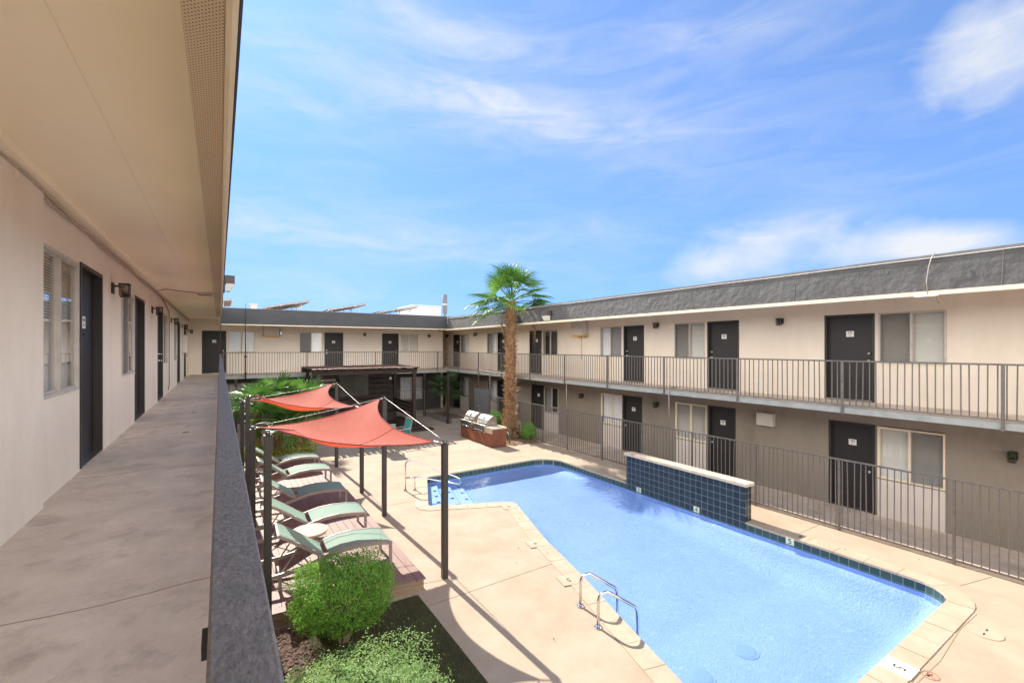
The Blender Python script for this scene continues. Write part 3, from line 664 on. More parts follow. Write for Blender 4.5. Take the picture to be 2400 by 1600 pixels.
# ------------------------------------------------------------------ ground, pool
def fillet(pts, rad):
    out = []; n = len(pts)
    for i, p in enumerate(pts):
        r = rad[i]; p = V(p)
        if r <= 0: out.append(tuple(p)); continue
        a = (V(pts[i-1])-p).normalized(); b = (V(pts[(i+1) % n])-p).normalized(); ang = a.angle(b); t = r/math.tan(ang/2)
        s, e = p+a*t, p+b*t; c = p+(a+b).normalized()*(r/math.sin(ang/2))
        v0, v1 = s-c, e-c; al = v0.angle_signed(v1) if hasattr(v0, 'angle_signed') else 0
        k = max(4, int(abs(al)*r/.12)+3)
        a0 = math.atan2(v0.y, v0.x); a1 = math.atan2(v1.y, v1.x); da = (a1-a0+PI) % (2*PI)-PI
        for j in range(k+1): q = a0+da*j/k; out.append((c.x+r*math.cos(q), c.y+r*math.sin(q)))
    return out
corners = [(4.04, 2.18), (9.38, 2.18), (9.38, 12.27), (4.99, 12.27), (4.10, 10.0), (5.12, 9.57), (5.98, 9.22), (5.28, 6.98), (4.99, 5.70), (4.59, 4.27)]
pool = fillet(corners, [.35, .45, .75, .16, .12, 0, .28, 0, 0, 0])
def offset(poly, d):
    n = len(poly); out = []
    for i in range(n):
        p = V(poly[i]); a = (p-V(poly[i-1])).normalized(); b = (V(poly[(i+1) % n])-p).normalized()
        na, nb = V((a.y, -a.x)), V((b.y, -b.x)); q = (na+nb)
        if q.length < .1: q = na
        q.normalize(); out.append(tuple(p+q*d/max(.5, q.dot(na))))
    return out
# pool runs counter clockwise -> outward offset is +d
cop = offset(pool, .30)
HX0, HY0, HX1, HY1 = .06, -6., 10.615, 23.5
deck_hole = offset(pool, .28)
struct(MB().sheet([(HX0, HY0), (HX1, HY0), (HX1, HY1), (HX0, HY1)], G, [deck_hole]).build('pool_deck', M_deckc))
struct(MB().sheet([(-400, -400), (500, -400), (500, 600), (-400, 600)], G-.02, [[(HX0+.5, HY0+.5), (HX1-.5, HY0+.5), (HX1-.5, HY1-.5), (HX0+.5, HY1-.5)]]).build('ground', M_earth))
struct(MB().box((10.62, -6, G-.01), (XW, 27.6, LF)).box((-1, 23.5, G-.01), (10.62, YF, LF)).build('lower_walkway', M_walk))
# coping stones
m = MB(); n = len(pool); acc = [0.]
for i in range(n): acc.append(acc[-1]+(V(pool[(i+1) % n])-V(pool[i])).length)
def along(poly, s):
    for i in range(n):
        if acc[i] <= s <= acc[i+1]+1e-6:
            t = (s-acc[i])/max(1e-6, acc[i+1]-acc[i]); return V(poly[i]).lerp(V(poly[(i+1) % n]), t)
k = int(acc[-1]/.46); stp = acc[-1]/k
for j in range(k):
    s0, s1 = j*stp+.004, (j+1)*stp-.004; sub = [s0]+[x for x in acc if s0 < x < s1]+[s1]
    hh = G+.010+R.uniform(-.002, .002)
    inn = [along(pool, s) for s in sub]; ou = [along(cop, s) for s in sub]
    for a, b, c, d in zip(inn, inn[1:], ou[1:], ou):
        m.quad((*a, hh), (*b, hh), (*c, hh), (*d, hh)); m.quad((*a, hh), (*b, hh), (*b, G-.03), (*a, G-.03))
        m.quad((*d, hh), (*c, hh), (*c, G-.02), (*d, G-.02))
    m.quad((*inn[0], hh), (*ou[0], hh), (*ou[0], G-.02), (*inn[0], G-.02)); m.quad((*inn[-1], hh), (*ou[-1], hh), (*ou[-1], G-.02), (*inn[-1], G-.02))
struct(m.build('pool_coping', M_coping, recalc=False))
m = MB()
io, oo = offset(pool, .02), offset(pool, .29)
for i in range(n): m.quad((*io[i], G-.012), (*io[(i+1) % n], G-.012), (*oo[(i+1) % n], G-.012), (*oo[i], G-.012))
struct(m.build('coping_bed', M_joint, recalc=False))
WZ = -3.865
def ring(mb, poly, z0, z1):
    for i in range(len(poly)): a, b = poly[i], poly[(i+1) % len(poly)]; mb.quad((*a, z0), (*b, z0), (*b, z1), (*a, z1))
tb = offset(pool, .012)
struct_tile = MB(); ring(struct_tile, tb, WZ-.03, G-.03); struct(struct_tile.build('waterline_tile_band', M_band, recalc=False))
def floorz(x, y): return -4.13-.30*max(0, min(1, (9.5-y)/5.))
def pdist(x, y):
    best = 9e9; ins = False
    for i in range(len(tb)):
        (ax, ay), (bx, by) = tb[i], tb[(i+1) % len(tb)]
        dx, dy = bx-ax, by-ay; t = max(0, min(1, ((x-ax)*dx+(y-ay)*dy)/(dx*dx+dy*dy+1e-12)))
        best = min(best, (x-ax-dx*t)**2+(y-ay-dy*t)**2)
        if (ay > y) != (by > y) and x < (bx-ax)*(y-ay)/(by-ay)+ax: ins = not ins
    return math.sqrt(best)*(1 if ins else -1)
m = MB(); CS = .085; gx, gy = int(5.7/CS), int(10.5/CS); gv = {}
for i in range(gx+1):
    for j in range(gy+1):
        x, y = 3.95+i*CS, 2.0+j*CS; d = pdist(x, y)
        if d < -.13: continue
        zf = floorz(x, y); q = max(0, min(1, d/.62)); rise = (1-q)**2.2
        gv[i, j] = m.bm.verts.new((x, y, zf+(-3.97-zf)*rise))
for (i, j), v in gv.items():
    try: f_ = m.bm.faces.new((v, gv[i+1, j], gv[i+1, j+1], gv[i, j+1])); f_.smooth = True
    except KeyError: pass
for i in range(len(tb)):
    a, b = tb[i], tb[(i+1) % len(tb)]
    m.quad((*a, -4.0), (*b, -4.0), (*b, WZ-.03), (*a, WZ-.03))
struct(m.build('pool_basin', M_plaster, recalc=False))
mw = MB().sheet(offset(pool, .010), WZ)
for f_ in mw.bm.faces:
    f_.normal_update()
    if f_.normal.z < 0: f_.normal_flip()
struct(mw.build('water', M_water, recalc=False))
# steps in the alcove
e0 = [(4.10, 10.0), (4.99, 12.26)]
stepx = [((4.55, 10.0), (5.25, 12.26)), ((4.95, 9.7), (5.62, 12.26)), ((5.33, 9.55), (6.02, 12.26))]
prevl = e0
for i, (lo, hi) in enumerate(stepx):
    z = WZ-.055-.075*i
    poly = [prevl[0], lo, hi, prevl[1]]
    struct(MB().prism(poly, -4.6, z).build('pool_step', M_step))
    for k in range(5):
        tt = (k+.5)/5; x = lo[0]+(hi[0]-lo[0])*tt-.10; y = lo[1]+(hi[1]-lo[1])*tt
        struct(MB().box((x-.05, y-.045, z), (x+.03, y+.045, z+.004)).build('step_tile', M_navy))
    ex = [V(lo), V(hi)]
    struct(MB().bar((lo[0]+.004, lo[1], z-.02), (hi[0]+.004, hi[1], z-.02), .012, .05).build('riser_shade', mat('riser_shade_blue', (.10, .33, .80), .5)))  # blue strip paints the shaded risers between the lit treads
    prevl = [lo, hi]
for x, y in ((6.45, 3.75), (5.45, 3.78)):
    z = floorz(x, y); d = thing('floor_drain', 'round blue drain cover on the pool floor, ' + ('right' if x > 6 else 'left') + ' one of the pair', 'drain', (x, y, z))
    MB().lathe([(.16, .002), (.16, .008), (.12, .014), (.05, .016)], n=28).build('cover', mat('drain_blue', (.29, .38, .66), .5), d); MB().lathe([(.165, -.01), (.185, -.01), (.185, .006), (.165, .006)], n=28).build('rim', M_plaster, d)
# deck joints
def strip(pts, w=.007, mj=None):
    m = MB()
    for a, b in zip(pts, pts[1:]): m.bar((*a, G+.001), (*b, G+.001), w, .004)
    return struct(m.build('deck_joint', mj or M_joint))
strip([(2.52, 6.16), (4.80, 6.21)]); strip([(2.7, 2.9), (3.85, 3.3)]); strip([(3.1, 14.9), (5.1, 14.75), (9.2, 14.35)]); strip([(3.1, 10.6), (4.05, 10.55)]); strip([(9.70, 4.55), (10.55, 4.55)]); strip([(9.72, 2.2), (10.55, 2.0)])
strip([(8.9, 1.84), (8.2, 1.86), (7.2, 1.80), (6.2, 1.83), (5.0, 1.78), (3.6, 1.8)], .005, mat('pale_crack', (.34, .23, .14), .9)); strip([(6.3, 18.5), (6.3, 14.7)]); strip([(3.2, 17.8), (9.2, 17.6)])
# depth markers
mk = [(8.36, '3'), (6.62, '4'), (4.55, '5')]
for y, s in mk:
    t = thing('depth_marker', {'3': 'pale tile with black 3 below the left part of the tiled wall', '4': 'pale tile with black 4 below the right part of the tiled wall', '5': 'pale tile with black 5 in the green waterline band right of the tiled wall'}[s], 'depth marker', (9.371, y, -3.80))
    MB().box((-.006, -.075, -.055), (.006, .075, .07)).build('tile', M_marker, t)
    textmesh(s, .15, M_ink, Matrix(((0, 0, -1, -.007), (-1, 0, 0, 0), (0, 1, 0, .005), (0, 0, 0, 1))), 'numeral', t)
def deckmark(x, y, s, rz, label, pl=True, size=.15):
    t = thing('depth_marker', label, 'depth marker', (x, y, G+.0125), rz)
    MB().box((-.15, -.15, -.003), (.15, .15, .002)).build('tile', M_coping if not pl else mat('white_marker_paint', (.75, .70, .60), .7), t)
    textmesh(s, size, M_ink, Matrix.Translation((0, 0, .0022)), 'numeral', t); return t
deckmark(6.62, 2.02, '5', PI, 'black 5 on a white square in the coping at the near end of the pool', True, .17)
deckmark(4.68, 5.62, '5', 2.9, 'black 5 on the coping just behind the pool ladder', False)
deckmark(5.02, 7.0, '4', 2.9, 'small black 4 on the slanted left coping, between the 3 and the ladder', False, .12)
deckmark(5.66, 8.95, '3', 2.9, 'small black 3 on the coping at the inner corner by the steps', False)
deckmark(9.55, 4.45, '5', -PI/2, 'black 5 on the shaded coping right of the tiled wall', False)
t = thing('no_diving_mark', 'small red ring with a slashed diver painted on the near deck', 'marking', (6.78, 1.78, G+.004))
m = MB(); N = 40
for i in range(N):
    a, b = 2*PI*i/N, 2*PI*(i+1)/N
    m.quad(*[(r*math.cos(q), r*math.sin(q), 0) for r, q in ((.072, a), (.081, a), (.081, b), (.072, b))])
m.build('ring', M_red, t, recalc=False); MB().bar((-.055, -.055, .001), (.055, .055, .001), .014, .001).build('slash', M_red, t); MB().bar((-.04, .02, .0005), (.03, -.005, .0005), .018, .001).bar((0, .01, .0005), (.03, .035, .0005), .012, .001).build('diver', M_ink, t)
t = thing('skimmer_lid', 'round pale skimmer lid in the deck at the near right corner', 'lid', (8.40, 1.66, G))
MB().lathe([(.17, 0), (.17, .008), (.155, .009), (.0, .009)], n=32).build('cover', M_coping, t)
for x in (-.07, .07): MB().box((x-.03, -.008, .009), (x+.03, .008, .0105)).build('slot', M_ink, t)
m = MB()
for i in range(170):
    x, y = R.uniform(2.8, 10.4), R.uniform(2, 17)
    if pdist(x, y) > -.05 or R.random() < .25 and x < 6: continue
    leaf(m.bm, V((x, y, G+.014)), V((R.gauss(0, .2), R.gauss(0, .2), 1)).normalized(), R.uniform(.02, .05))
tag(m.build('leaf_litter', mat('dry_leaf', (.20, .12, .06), .9), recalc=False), 'a few tiny dry leaves scattered over the pool deck', 'leaf litter', kind='stuff')
# tiled wall
t = thing('tiled_wall', 'low freestanding wall of navy square tiles with stone cap on the pool edge', 'wall', (0, 0, 0))
MB().box((9.374, 5.45, -3.85), (9.60, 8.80, -2.965)).build('tiled_face', M_tile, t)
m = MB()
for i in range(7): m.box((9.335, 5.40+.4936*i+.002, -2.962), (9.645, 5.40+.4936*(i+1)-.002, -2.895), bev=.006)
m.build('cap', M_stone, t)

# ------------------------------------------------------------------ wood deck, turf, gravel
t = thing('wooden_deck', 'low reddish brown composite deck under the loungers', 'deck', (0, 0, 0))
DZ = -3.52
def dfront(x): return 6.57+(2.65-x)*.09
m = MB(); x = 2.368
while x > .1:
    m.box((x-.132, dfront(x)+.15, DZ-.025), (x, 16.2, DZ)); x -= .138
m.build('deck_boards', M_deckw, t)
m = MB(); m.box((2.374, dfront(2.4)+.15, DZ-.025), (2.506, 16.2, DZ)); m.box((2.512, 6.57, DZ-.025), (2.65, 16.2, DZ)); m.bar((.05, dfront(.05)+.07, DZ-.0125), (2.508, dfront(2.5)+.07, DZ-.0125), .14, .025)
m.build('border_boards', M_deckw, t)
m = MB(); m.bar((.05, dfront(.05)+.045, (G+DZ-.03)/2), (2.63, dfront(2.63)+.045, (G+DZ-.03)/2), .04, DZ-.03-G); m.bar((2.61, 6.66, (G+DZ-.03)/2), (2.61, 16.2, (G+DZ-.03)/2), .04, DZ-.03-G)
m.build('skirt_plank', M_deckside, t)
MB().box((.05, 7.0, G), (2.58, 16.15, DZ-.10)).build('joists', M_darkw, t)
turf = MB().sheet([(.85, -2), (2.50, -2), (2.50, 6.50), (.85, 6.60)], G+.012).build('turf', M_turf)
tag(turf, 'dark green turf strip between bushes and concrete', 'grass', kind='stuff')
m = MB()
for i in range(14000):
    x, y = R.uniform(.85, 2.5), R.uniform(2.2, 6.52); h = R.uniform(.012, .034); a = R.uniform(0, 2*PI); w = .0035; dx, dy = math.cos(a)*w, math.sin(a)*w; bx, by = R.gauss(0, .012), R.gauss(0, .012)
    m.bm.faces.new([m.bm.verts.new(p) for p in ((x-dx, y-dy, G+.01), (x+dx, y+dy, G+.01), (x+bx, y+by, G+.012+h))])
tag(m.build('grass_blades', M_blade, recalc=False), 'short blades of the dark turf beside the bushes', 'grass', kind='stuff')
g = MB().sheet([(.06, -2), (.85, -2), (.85, 6.62), (.06, 6.72)], G+.010).build('gravel_bed', M_grav); tag(g, 'brown gravel bed between turf and building', 'gravel', kind='stuff')
m = MB()
for i in range(2600):
    x, y = R.uniform(.3, .95), R.uniform(4.5, 6.7); s = R.uniform(.010, .026)
    vs = [m.bm.verts.new((x+R.uniform(.7, 1.2)*s*p[0], y+R.uniform(.7, 1.2)*s*p[1], G+.012+s*.5*(1+p[2]*R.uniform(.6, 1)))) for p in ((1, 0, 0), (0, 1, 0), (-1, 0, 0), (0, -1, 0), (0, 0, 1))]
    for q in ((0, 1, 4), (1, 2, 4), (2, 3, 4), (3, 0, 4)): m.bm.faces.new([vs[j] for j in q])
tag(m.build('pebbles', mat('pebble_mix', (.24, .15, .11), .85, c2=(.09, .055, .045), vscale=22), recalc=False), 'loose brown pebbles at the foot of the clipped bush', 'gravel', kind='stuff')

# ------------------------------------------------------------------ foliage
def bush(name, label, cat, c, rad, n, size, mt, stems=9, pow_=3., bumpy=.27, low=-.9, seed=0, up=.08, trunk=True):
    t = thing(name, label, cat, (c[0], c[1], G))
    cz = c[2]-G; m = MB()
    for i in range(n):
        while True:
            d = V((R.gauss(0, 1), R.gauss(0, 1), R.gauss(0, 1))).normalized()
            if d.z > low: break
        s = (abs(d.x)**pow_+abs(d.y)**pow_+abs(d.z)**pow_)**(-1/pow_)
        k = 1+bumpy*mnoise.noise(d*2.2+V((seed, 0, 0)))+bumpy*.7*mnoise.noise(d*6+V((0, seed, 0)))+bumpy*.45*mnoise.noise(d*15+V((seed, seed, 0)))
        q = R.random(); rr = s*k*(1-.34*q*q)
        if R.random() < .06: rr *= R.uniform(1.0, 1.10)
        p = V((d.x*rad[0]*rr, d.y*rad[1]*rr, cz+d.z*rad[2]*rr))
        nn = (d+V((R.gauss(0, .55), R.gauss(0, .55), R.gauss(0, .55)+up))).normalized()
        leaf(m.bm, p, nn, size*R.uniform(.6, 1.3))
    m.build('foliage', mt, t, recalc=False)
    m = MB()
    for i in range(stems):
        a = R.uniform(0, 2*PI); e = V((math.cos(a)*rad[0]*.6, math.sin(a)*rad[1]*.6, cz+R.uniform(-.3, .5)*rad[2])); b = V((math.cos(a)*.06, math.sin(a)*.06, 0)); mid = b.lerp(e, .5)+V((R.gauss(0, .05), R.gauss(0, .05), .05))
        m.tube([b, b.lerp(mid, .5)+V((R.gauss(0, .02), R.gauss(0, .02), 0)), mid, e], [.022, .018, .013, .006], 6)
        for j in range(5):
            q = mid.lerp(e, R.random()); m.tube([q, q+V((R.gauss(0, .12), R.gauss(0, .12), R.uniform(.02, .18)))], [.007, .003], 4)
    m.build('stem', M_stem, t, recalc=False)
    return t
bush('clipped_bush', 'rounded clipped green bush with bare lower stems in front of the nearest lounger', 'bush', (1.32, 6.02, -3.10), (.56, .46, .385), 30000, .027, M_hedge, stems=20, seed=3, pow_=3.6)
bush('clipped_bush', 'large clipped pale green bush at the bottom edge of the photo', 'bush', (.97, 4.05, -3.40), (.81, .86, .46), 44000, .027, M_hedge2, seed=11, pow_=3.4, stems=10, up=.3)
bush('round_shrub', 'small round bright green shrub right of the tall palm trunk', 'shrub', (10.42, 15.0, -3.38), (.32, .32, .34), 2600, .05, M_shrub, pow_=2, seed=5, stems=5)
bush('round_shrub', 'small round bright green shrub half hidden left of the tall palm trunk', 'shrub', (10.25, 17.3, -3.22), (.36, .36, .40), 2600, .05, M_shrub, pow_=2, seed=9, stems=5)
for i, (x, y, rx, h, s) in enumerate(((1.75, 15.9, .55, .30, 'low yellow green shrub at the palm feet behind the last lounger'), (2.35, 16.9, .45, .26, 'low yellow green shrub at the right edge of the palm bed'), (.95, 16.4, .45, .32, 'low yellow green shrub at the left end of the palm bed'))):
    bush('ground_shrub', s, 'shrub', (x, y, G+h), (rx, rx*.8, h), 1500, .075, M_gold, pow_=2, seed=20+i, bumpy=.35, stems=4)

def fan_mesh(name, n, L, petiole, droop, mt, spread=2.5, width=.035, hang=.35, fold=.25):
    """fan frond: petiole along +X from the origin, blade at its end"""
    m = MB(); bm = m.bm
    pe = [V((petiole*i/6, 0, petiole*(.10*math.sin(i/6*PI*.5)-droop*.25*(i/6)**2))) for i in range(7)]
    m.tube(pe, [.022, .02, .017, .015, .013, .012, .012], 5)
    hub = pe[-1]; dr = (pe[-1]-pe[-2]).normalized()
    for k in range(n):
        a = -spread/2*1.0+spread*k/(n-1); rel = abs(a)/(spread/2)
        l = L*(1-.28*rel**2)*R.uniform(.88, 1.06)
        d = V((math.cos(a)*dr.x, math.sin(a), dr.z*math.cos(a))).normalized()
        side = V((-math.sin(a), math.cos(a), 0)); up = V((0, 0, 1))
        tw = R.gauss(0, .12); side = (side*math.cos(.5+tw)+up*math.sin(.5+tw)*(1 if k % 2 else -1)).normalized()
        pts = []
        for j, f in enumerate((0, .25, .5, .72, .88, 1.)):
            dz = -droop*l*(f**2)*.35-(hang*l*max(0, f-.55)**1.5*R.uniform(.6, 1.6))
            w = width*(.25+1.5*f if f < .5 else 1.0*(1-((f-.5)/.5)**1.4)+.04)
            p = hub+d*l*f+V((0, 0, dz+.10*rel*l*f))
            pts.append((bm.verts.new(p-side*w*.5), bm.verts.new(p+side*w*.5)))
        for A, B in zip(pts, pts[1:]): bm.faces.new((A[0], A[1], B[1], B[0]))
    me = bpy.data.meshes.new(name); bm.to_mesh(me); bm.free(); me.materials.append(mt)
    return me
FR = [fan_mesh('frond', 30, .78, .75, .35, M_frond, 3.6), fan_mesh('frond', 28, .72, .80, .6, M_frond, 3.3, hang=.7), fan_mesh('frond', 30, .70, .70, .25, M_frond2, 3.9, hang=.3), fan_mesh('frond', 26, .72, .85, .9, M_frond2, 3.0, hang=1.0)]
DEAD = fan_mesh('frond', 14, .55, .75, 1.6, M_dead, 2.2, hang=1.6, width=.025)
SM = [fan_mesh('frond', 22, .48, .42, .3, M_frond, 3.6, width=.034, hang=.15), fan_mesh('frond', 20, .46, .46, .5, M_frond2, 3.2, width=.034, hang=.25)]
def frond(t, me, z, az, el, sc_=1., roll=0., off=.05):
    o = bpy.data.objects.new('frond', me); col.objects.link(o); o.parent = t
    o.location = (math.cos(az)*off, math.sin(az)*off, z)
    o.rotation_euler = (Matrix.Rotation(az, 3, 'Z') @ Matrix.Rotation(-el, 3, 'Y') @ Matrix.Rotation(roll, 3, 'X')).to_euler(); o.scale = (sc_,)*3
    return o
# tall palm
t = thing('palm_tree', 'tall fan palm with shaggy brown trunk beside the pool fence', 'palm', (10.12, 15.95, G))
H = 5.55
def tr(z): return .32*math.exp(-z*3.0)+.168-.030*z/H
MB().tube([(.02*math.sin(z*.9)+.09*z/H, 0, z) for z in [H*i/24 for i in range(25)]], [tr(H*i/24) for i in range(25)], 14).build('trunk', M_bark, t)
m = MB()
for i in range(1500):
    z = H*((i+R.random())/1500)**.97; a = i*2.39996+R.gauss(0, .2); r = tr(z)*.95
    c = V((.02*math.sin(z*.9)+.09*z/H, 0, z)); o = V((math.cos(a), math.sin(a), 0)); s = V((-math.sin(a), math.cos(a), 0))
    L = R.uniform(.13, .26)*(1.25 if z < .5 else 1); w = R.uniform(.035, .06); tilt = R.uniform(.3, .95) if z > .45 else R.uniform(.7, 1.4)
    if R.random() < .12: tilt += .6; L *= 1.3
    d = (V((0, 0, 1))*math.cos(tilt)+o*math.sin(tilt)+s*R.gauss(0, .28)).normalized()
    b0_, tip = c+o*r, c+o*r+d*L
    nn = d.cross(s).normalized()*.016
    v = [m.bm.verts.new(q) for q in (b0_-s*w, b0_+s*w, tip+s*w*.28, tip-s*w*.28, b0_-s*w*.5+nn+d*L*.4, b0_+s*w*.5+nn+d*L*.4)]
    m.bm.faces.new((v[0], v[1], v[5], v[4])); m.bm.faces.new((v[4], v[5], v[2], v[3])); m.bm.faces.new((v[1], v[2], v[5])); m.bm.faces.new((v[0], v[4], v[3]))
m.build('husk', M_husk, t, recalc=False)
for i in range(30):
    az = i*2.39996+R.gauss(0, .2); f = i/29.
    el = 1.45-1.45*f**.9+R.gauss(0, .10)
    frond(t, FR[(i*7) % 3 if f < .7 else (1, 2, 0)[i % 3]], H+.05+(1-f)*.28-.12*f, az, el, R.uniform(.95, 1.18)*(1.08 if f > .4 else .92), R.gauss(0, .35)).location.x += .09
frond(t, FR[0], H-.2, 2.70, -.30, 1.25).location.x += .09
frond(t, FR[1], H-.1, 2.40, -.02, 1.25).location.x += .09
for az_, el_, sc2 in ((3.05, .22, 1.3), (2.75, .02, 1.3), (3.35, .0, 1.25), (-.42, .10, 1.2)): frond(t, FR[0], H, az_, el_, sc2, R.gauss(0, .2)).location.x += .09
frond(t, FR[0], H+.1, -.75, .18, 1.2).location.x += .09
frond(t, DEAD, H-.1, -.55, -.35, 1.25).location.x += .09
frond(t, DEAD, H-.15, 2.4, -.8, 1.0).location.x += .09
# palm clump behind the loungers
pl = [(1.05, 17.0, 1.75, 'leftmost fan palm of the clump behind the shade sails'), (1.75, 17.7, 1.95, 'tallest fan palm of the clump behind the shade sails'), (2.45, 17.3, 1.75, 'rightmost fan palm of the clump, beside the pergola'), (1.55, 16.5, 1.25, 'low front fan palm of the clump with trunk showing below the sail'), (2.15, 16.4, 1.15, 'short fan palm at the front right of the clump')]
for q, (x, y, h, lab) in enumerate(pl):
    t = thing('fan_palm', lab, 'palm', (x, y, G), group='fan palms behind the loungers')
    MB().tube([(0, 0, 0), (.02, .01, h*.5), (0, 0, h)], [.10, .085, .07], 9).build('trunk', M_bark, t)
    m = MB()
    for i in range(140):
        z = h*i/140; a = i*2.39996; o = V((math.cos(a), math.sin(a), 0)); s = V((-math.sin(a), math.cos(a), 0)); p = o*.085+V((0, 0, z)); tip = p+(V((0, 0, 1))+o*R.uniform(.4, 1.2)).normalized()*R.uniform(.08, .18)
        m.bm.faces.new([m.bm.verts.new(w) for w in (p-s*.035, p+s*.035, tip)])
    m.build('husk', M_husk, t, recalc=False)
    for i in range(22):
        f = i/21.; frond(t, SM[i % 2], h+.03, i*2.39996+q, 1.35-1.75*f+R.gauss(0, .12), R.uniform(.9, 1.25), R.gauss(0, .3))
    for i in range(3): frond(t, DEAD, h-.05, R.uniform(0, 6.28), -1.0, .5)
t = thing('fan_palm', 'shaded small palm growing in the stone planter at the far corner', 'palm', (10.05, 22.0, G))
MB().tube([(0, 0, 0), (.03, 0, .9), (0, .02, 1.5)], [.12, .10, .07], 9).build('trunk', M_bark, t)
DKP = SM[0].copy(); DKP.materials[0] = mat('shade_tinted_palm_leaf', (.028, .06, .014), .5, var=.3, vscale=5)  # same frond mesh, the corner's shade put into a darker leaf colour
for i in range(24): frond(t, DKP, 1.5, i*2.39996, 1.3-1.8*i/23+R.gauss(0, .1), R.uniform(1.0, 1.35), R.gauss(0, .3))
# planters
t = thing('planter_bed', 'stone edged planting bed at the dark far corner', 'planter', (0, 0, 0))
m = MB()
def stones(p, q):
    L = (V(q)-V(p)).length; k = max(1, int(L/.33)); d = (V(q)-V(p))/k
    for i in range(k):
        a = V(p)+d*i; b = a+d*.95; m.bar((a.x, a.y, G+.10), (b.x, b.y, G+.10), .16+R.uniform(-.02, .02), .20+R.uniform(-.03, .03))
stones((9.45, 20.45), (9.5, 23.3)); stones((9.55, 20.42), (10.5, 20.3))
m.build('stone_border', M_stoneb, t); MB().box((9.5, 20.5, G), (10.55, 23.3, G+.14)).build('soil', M_soil, t)
pb = MB().sheet([(9.15, 14.55), (9.6, 14.40), (10.56, 14.25), (10.56, 18.1), (9.15, 18.1)], G+.006).build('planting_bed', M_soil); tag(pb, 'dry mulch bed around the foot of the tall palm', 'soil', kind='stuff')
m = MB()
for i in range(500):
    x, y = R.uniform(9.2, 10.5), R.uniform(14.45, 18); a = R.uniform(0, 6.28); L = R.uniform(.03, .10)
    m.bar((x, y, G+.015), (x+math.cos(a)*L, y+math.sin(a)*L, G+.02+R.random()*.02), .012, .006)
tag(m.build('mulch_litter', mat('straw_litter', (.42, .29, .15), .9, c2=(.2, .13, .07), vscale=20)), 'straw and husk litter on the palm bed', 'mulch', kind='stuff')
tag(MB().tube([(9.35, 14.75, G), (9.35, 14.75, G+.30), (9.37, 14.80, G+.36), (9.5, 15.15, G+.38), (9.55, 15.2, G+.32), (9.56, 15.2, G)], .022, 8).build('hose_bib_pipe', M_greenp), 'bent green painted pipe standing at the foot of the tall palm', 'pipe')

# ------------------------------------------------------------------ shade sails
PX, LX = 3.05, .53
PY = (6.76, 9.96, 11.85, 14.83)
tops = {}
def sailpost(x, y, h, label):
    t = thing('sail_post', label, 'post', (x, y, G))
    MB().box((-.045, -.045, .001), (.045, .045, h-.03), bev=.004).build('shaft', M_post, t)
    MB().box((-.050, -.050, h-.03), (.050, .050, h-.012)).box((-.028, -.028, h-.012), (.028, .028, h+.05)).build('cap', M_black, t)
    MB().lathe([(.012, h+.02), (.03, h+.02), (.03, h+.035), (.012, h+.035)], n=10).bar((0, 0, h+.01), (.07 if x < 1 else -.07, 0, h+.02), .018).build('turnbuckle', M_steel, t)
    tops[(x, y)] = V((x, y, G+h)); return t
hs = {(PX, 0): 2.17, (PX, 1): 2.58, (PX, 2): 2.18, (PX, 3): 2.57, (LX, 0): 2.58, (LX, 1): 2.17, (LX, 2): 2.60, (LX, 3): 2.20}
labs = {(PX, 0): 'brown square post nearest the camera on the concrete, low corner of the front sail', (PX, 1): 'tall brown post on the concrete carrying the high corner of the front sail', (PX, 2): 'brown post on the concrete carrying the low corner of the rear sail', (PX, 3): 'farthest brown post on the concrete, high corner of the rear sail',
        (LX, 0): 'thick dark post closest to the handrail, beside the nearest lounger', (LX, 1): 'second dark post from the camera along the handrail, low corner of the front sail', (LX, 2): 'third dark post along the handrail, the tall one of the rear sail', (LX, 3): 'last dark post along the handrail, low and behind the tall one'}
for (x, i), h in hs.items(): sailpost(x, PY[i], h, labs[(x, i)])
def sail(label, i0, i1):
    c = [tops[(LX, PY[i0])]+V((.12, .10, .02)), tops[(PX, PY[i0])]+V((-.14, .10, .02)), tops[(PX, PY[i1])]+V((-.12, -.10, .02)), tops[(LX, PY[i1])]+V((.12, -.10, .02))]
    N = 26; ctr = sum(c, V())/4
    def edge(a, b, cv, s, sag):
        p = a.lerp(b, s); inn = ctr-(a+b)/2; inn.z = 0; inn.normalize(); k = 4*s*(1-s); return p+inn*cv*k+V((0, 0, -sag*k))
    rows = []
    for j in range(N+1):
        v = j/N; row = []
        for i in range(N+1):
            u = i/N
            b, tp, l, r = edge(c[0], c[1], .26, u, .17), edge(c[3], c[2], .26, u, .06), edge(c[0], c[3], .36, v, .05), edge(c[1], c[2], .36, v, .04)
            bil = c[0]*(1-u)*(1-v)+c[1]*u*(1-v)+c[2]*u*v+c[3]*(1-u)*v
            p = b*(1-v)+tp*v+l*(1-u)+r*u-bil
            p.z += -.20*16*u*(1-u)*v*(1-v)+.012*mnoise.noise((u*5, v*5, i0))
            row.append(p)
        rows.append(row)
    o = thing('shade_sail', label, 'shade sail')
    MB().grid(rows).build('fabric', M_sail, o, recalc=False)
    per = rows[0]+[r[-1] for r in rows[1:]]+rows[-1][::-1][1:]+[r[0] for r in rows[::-1]][1:]
    MB().tube(per, .009, 5, cap=False).build('hem', M_hem, o)
    k = 9
    MB().tube([r+V((0, 0, .004)) for r in rows[k]], .004, 4).build('seam', M_hem, o)
    for p, q in zip(c, [tops[(LX, PY[i0])], tops[(PX, PY[i0])], tops[(PX, PY[i1])], tops[(LX, PY[i1])]]):
        e = q+V((0, 0, .02)); MB().tube([p, p.lerp(e, .5)+V((0, 0, -.005)), e], [.014, .011, .011], 6).build('shackle', M_steel, o)
    return o
sail('large front red shade sail stretched over the near loungers', 0, 1)
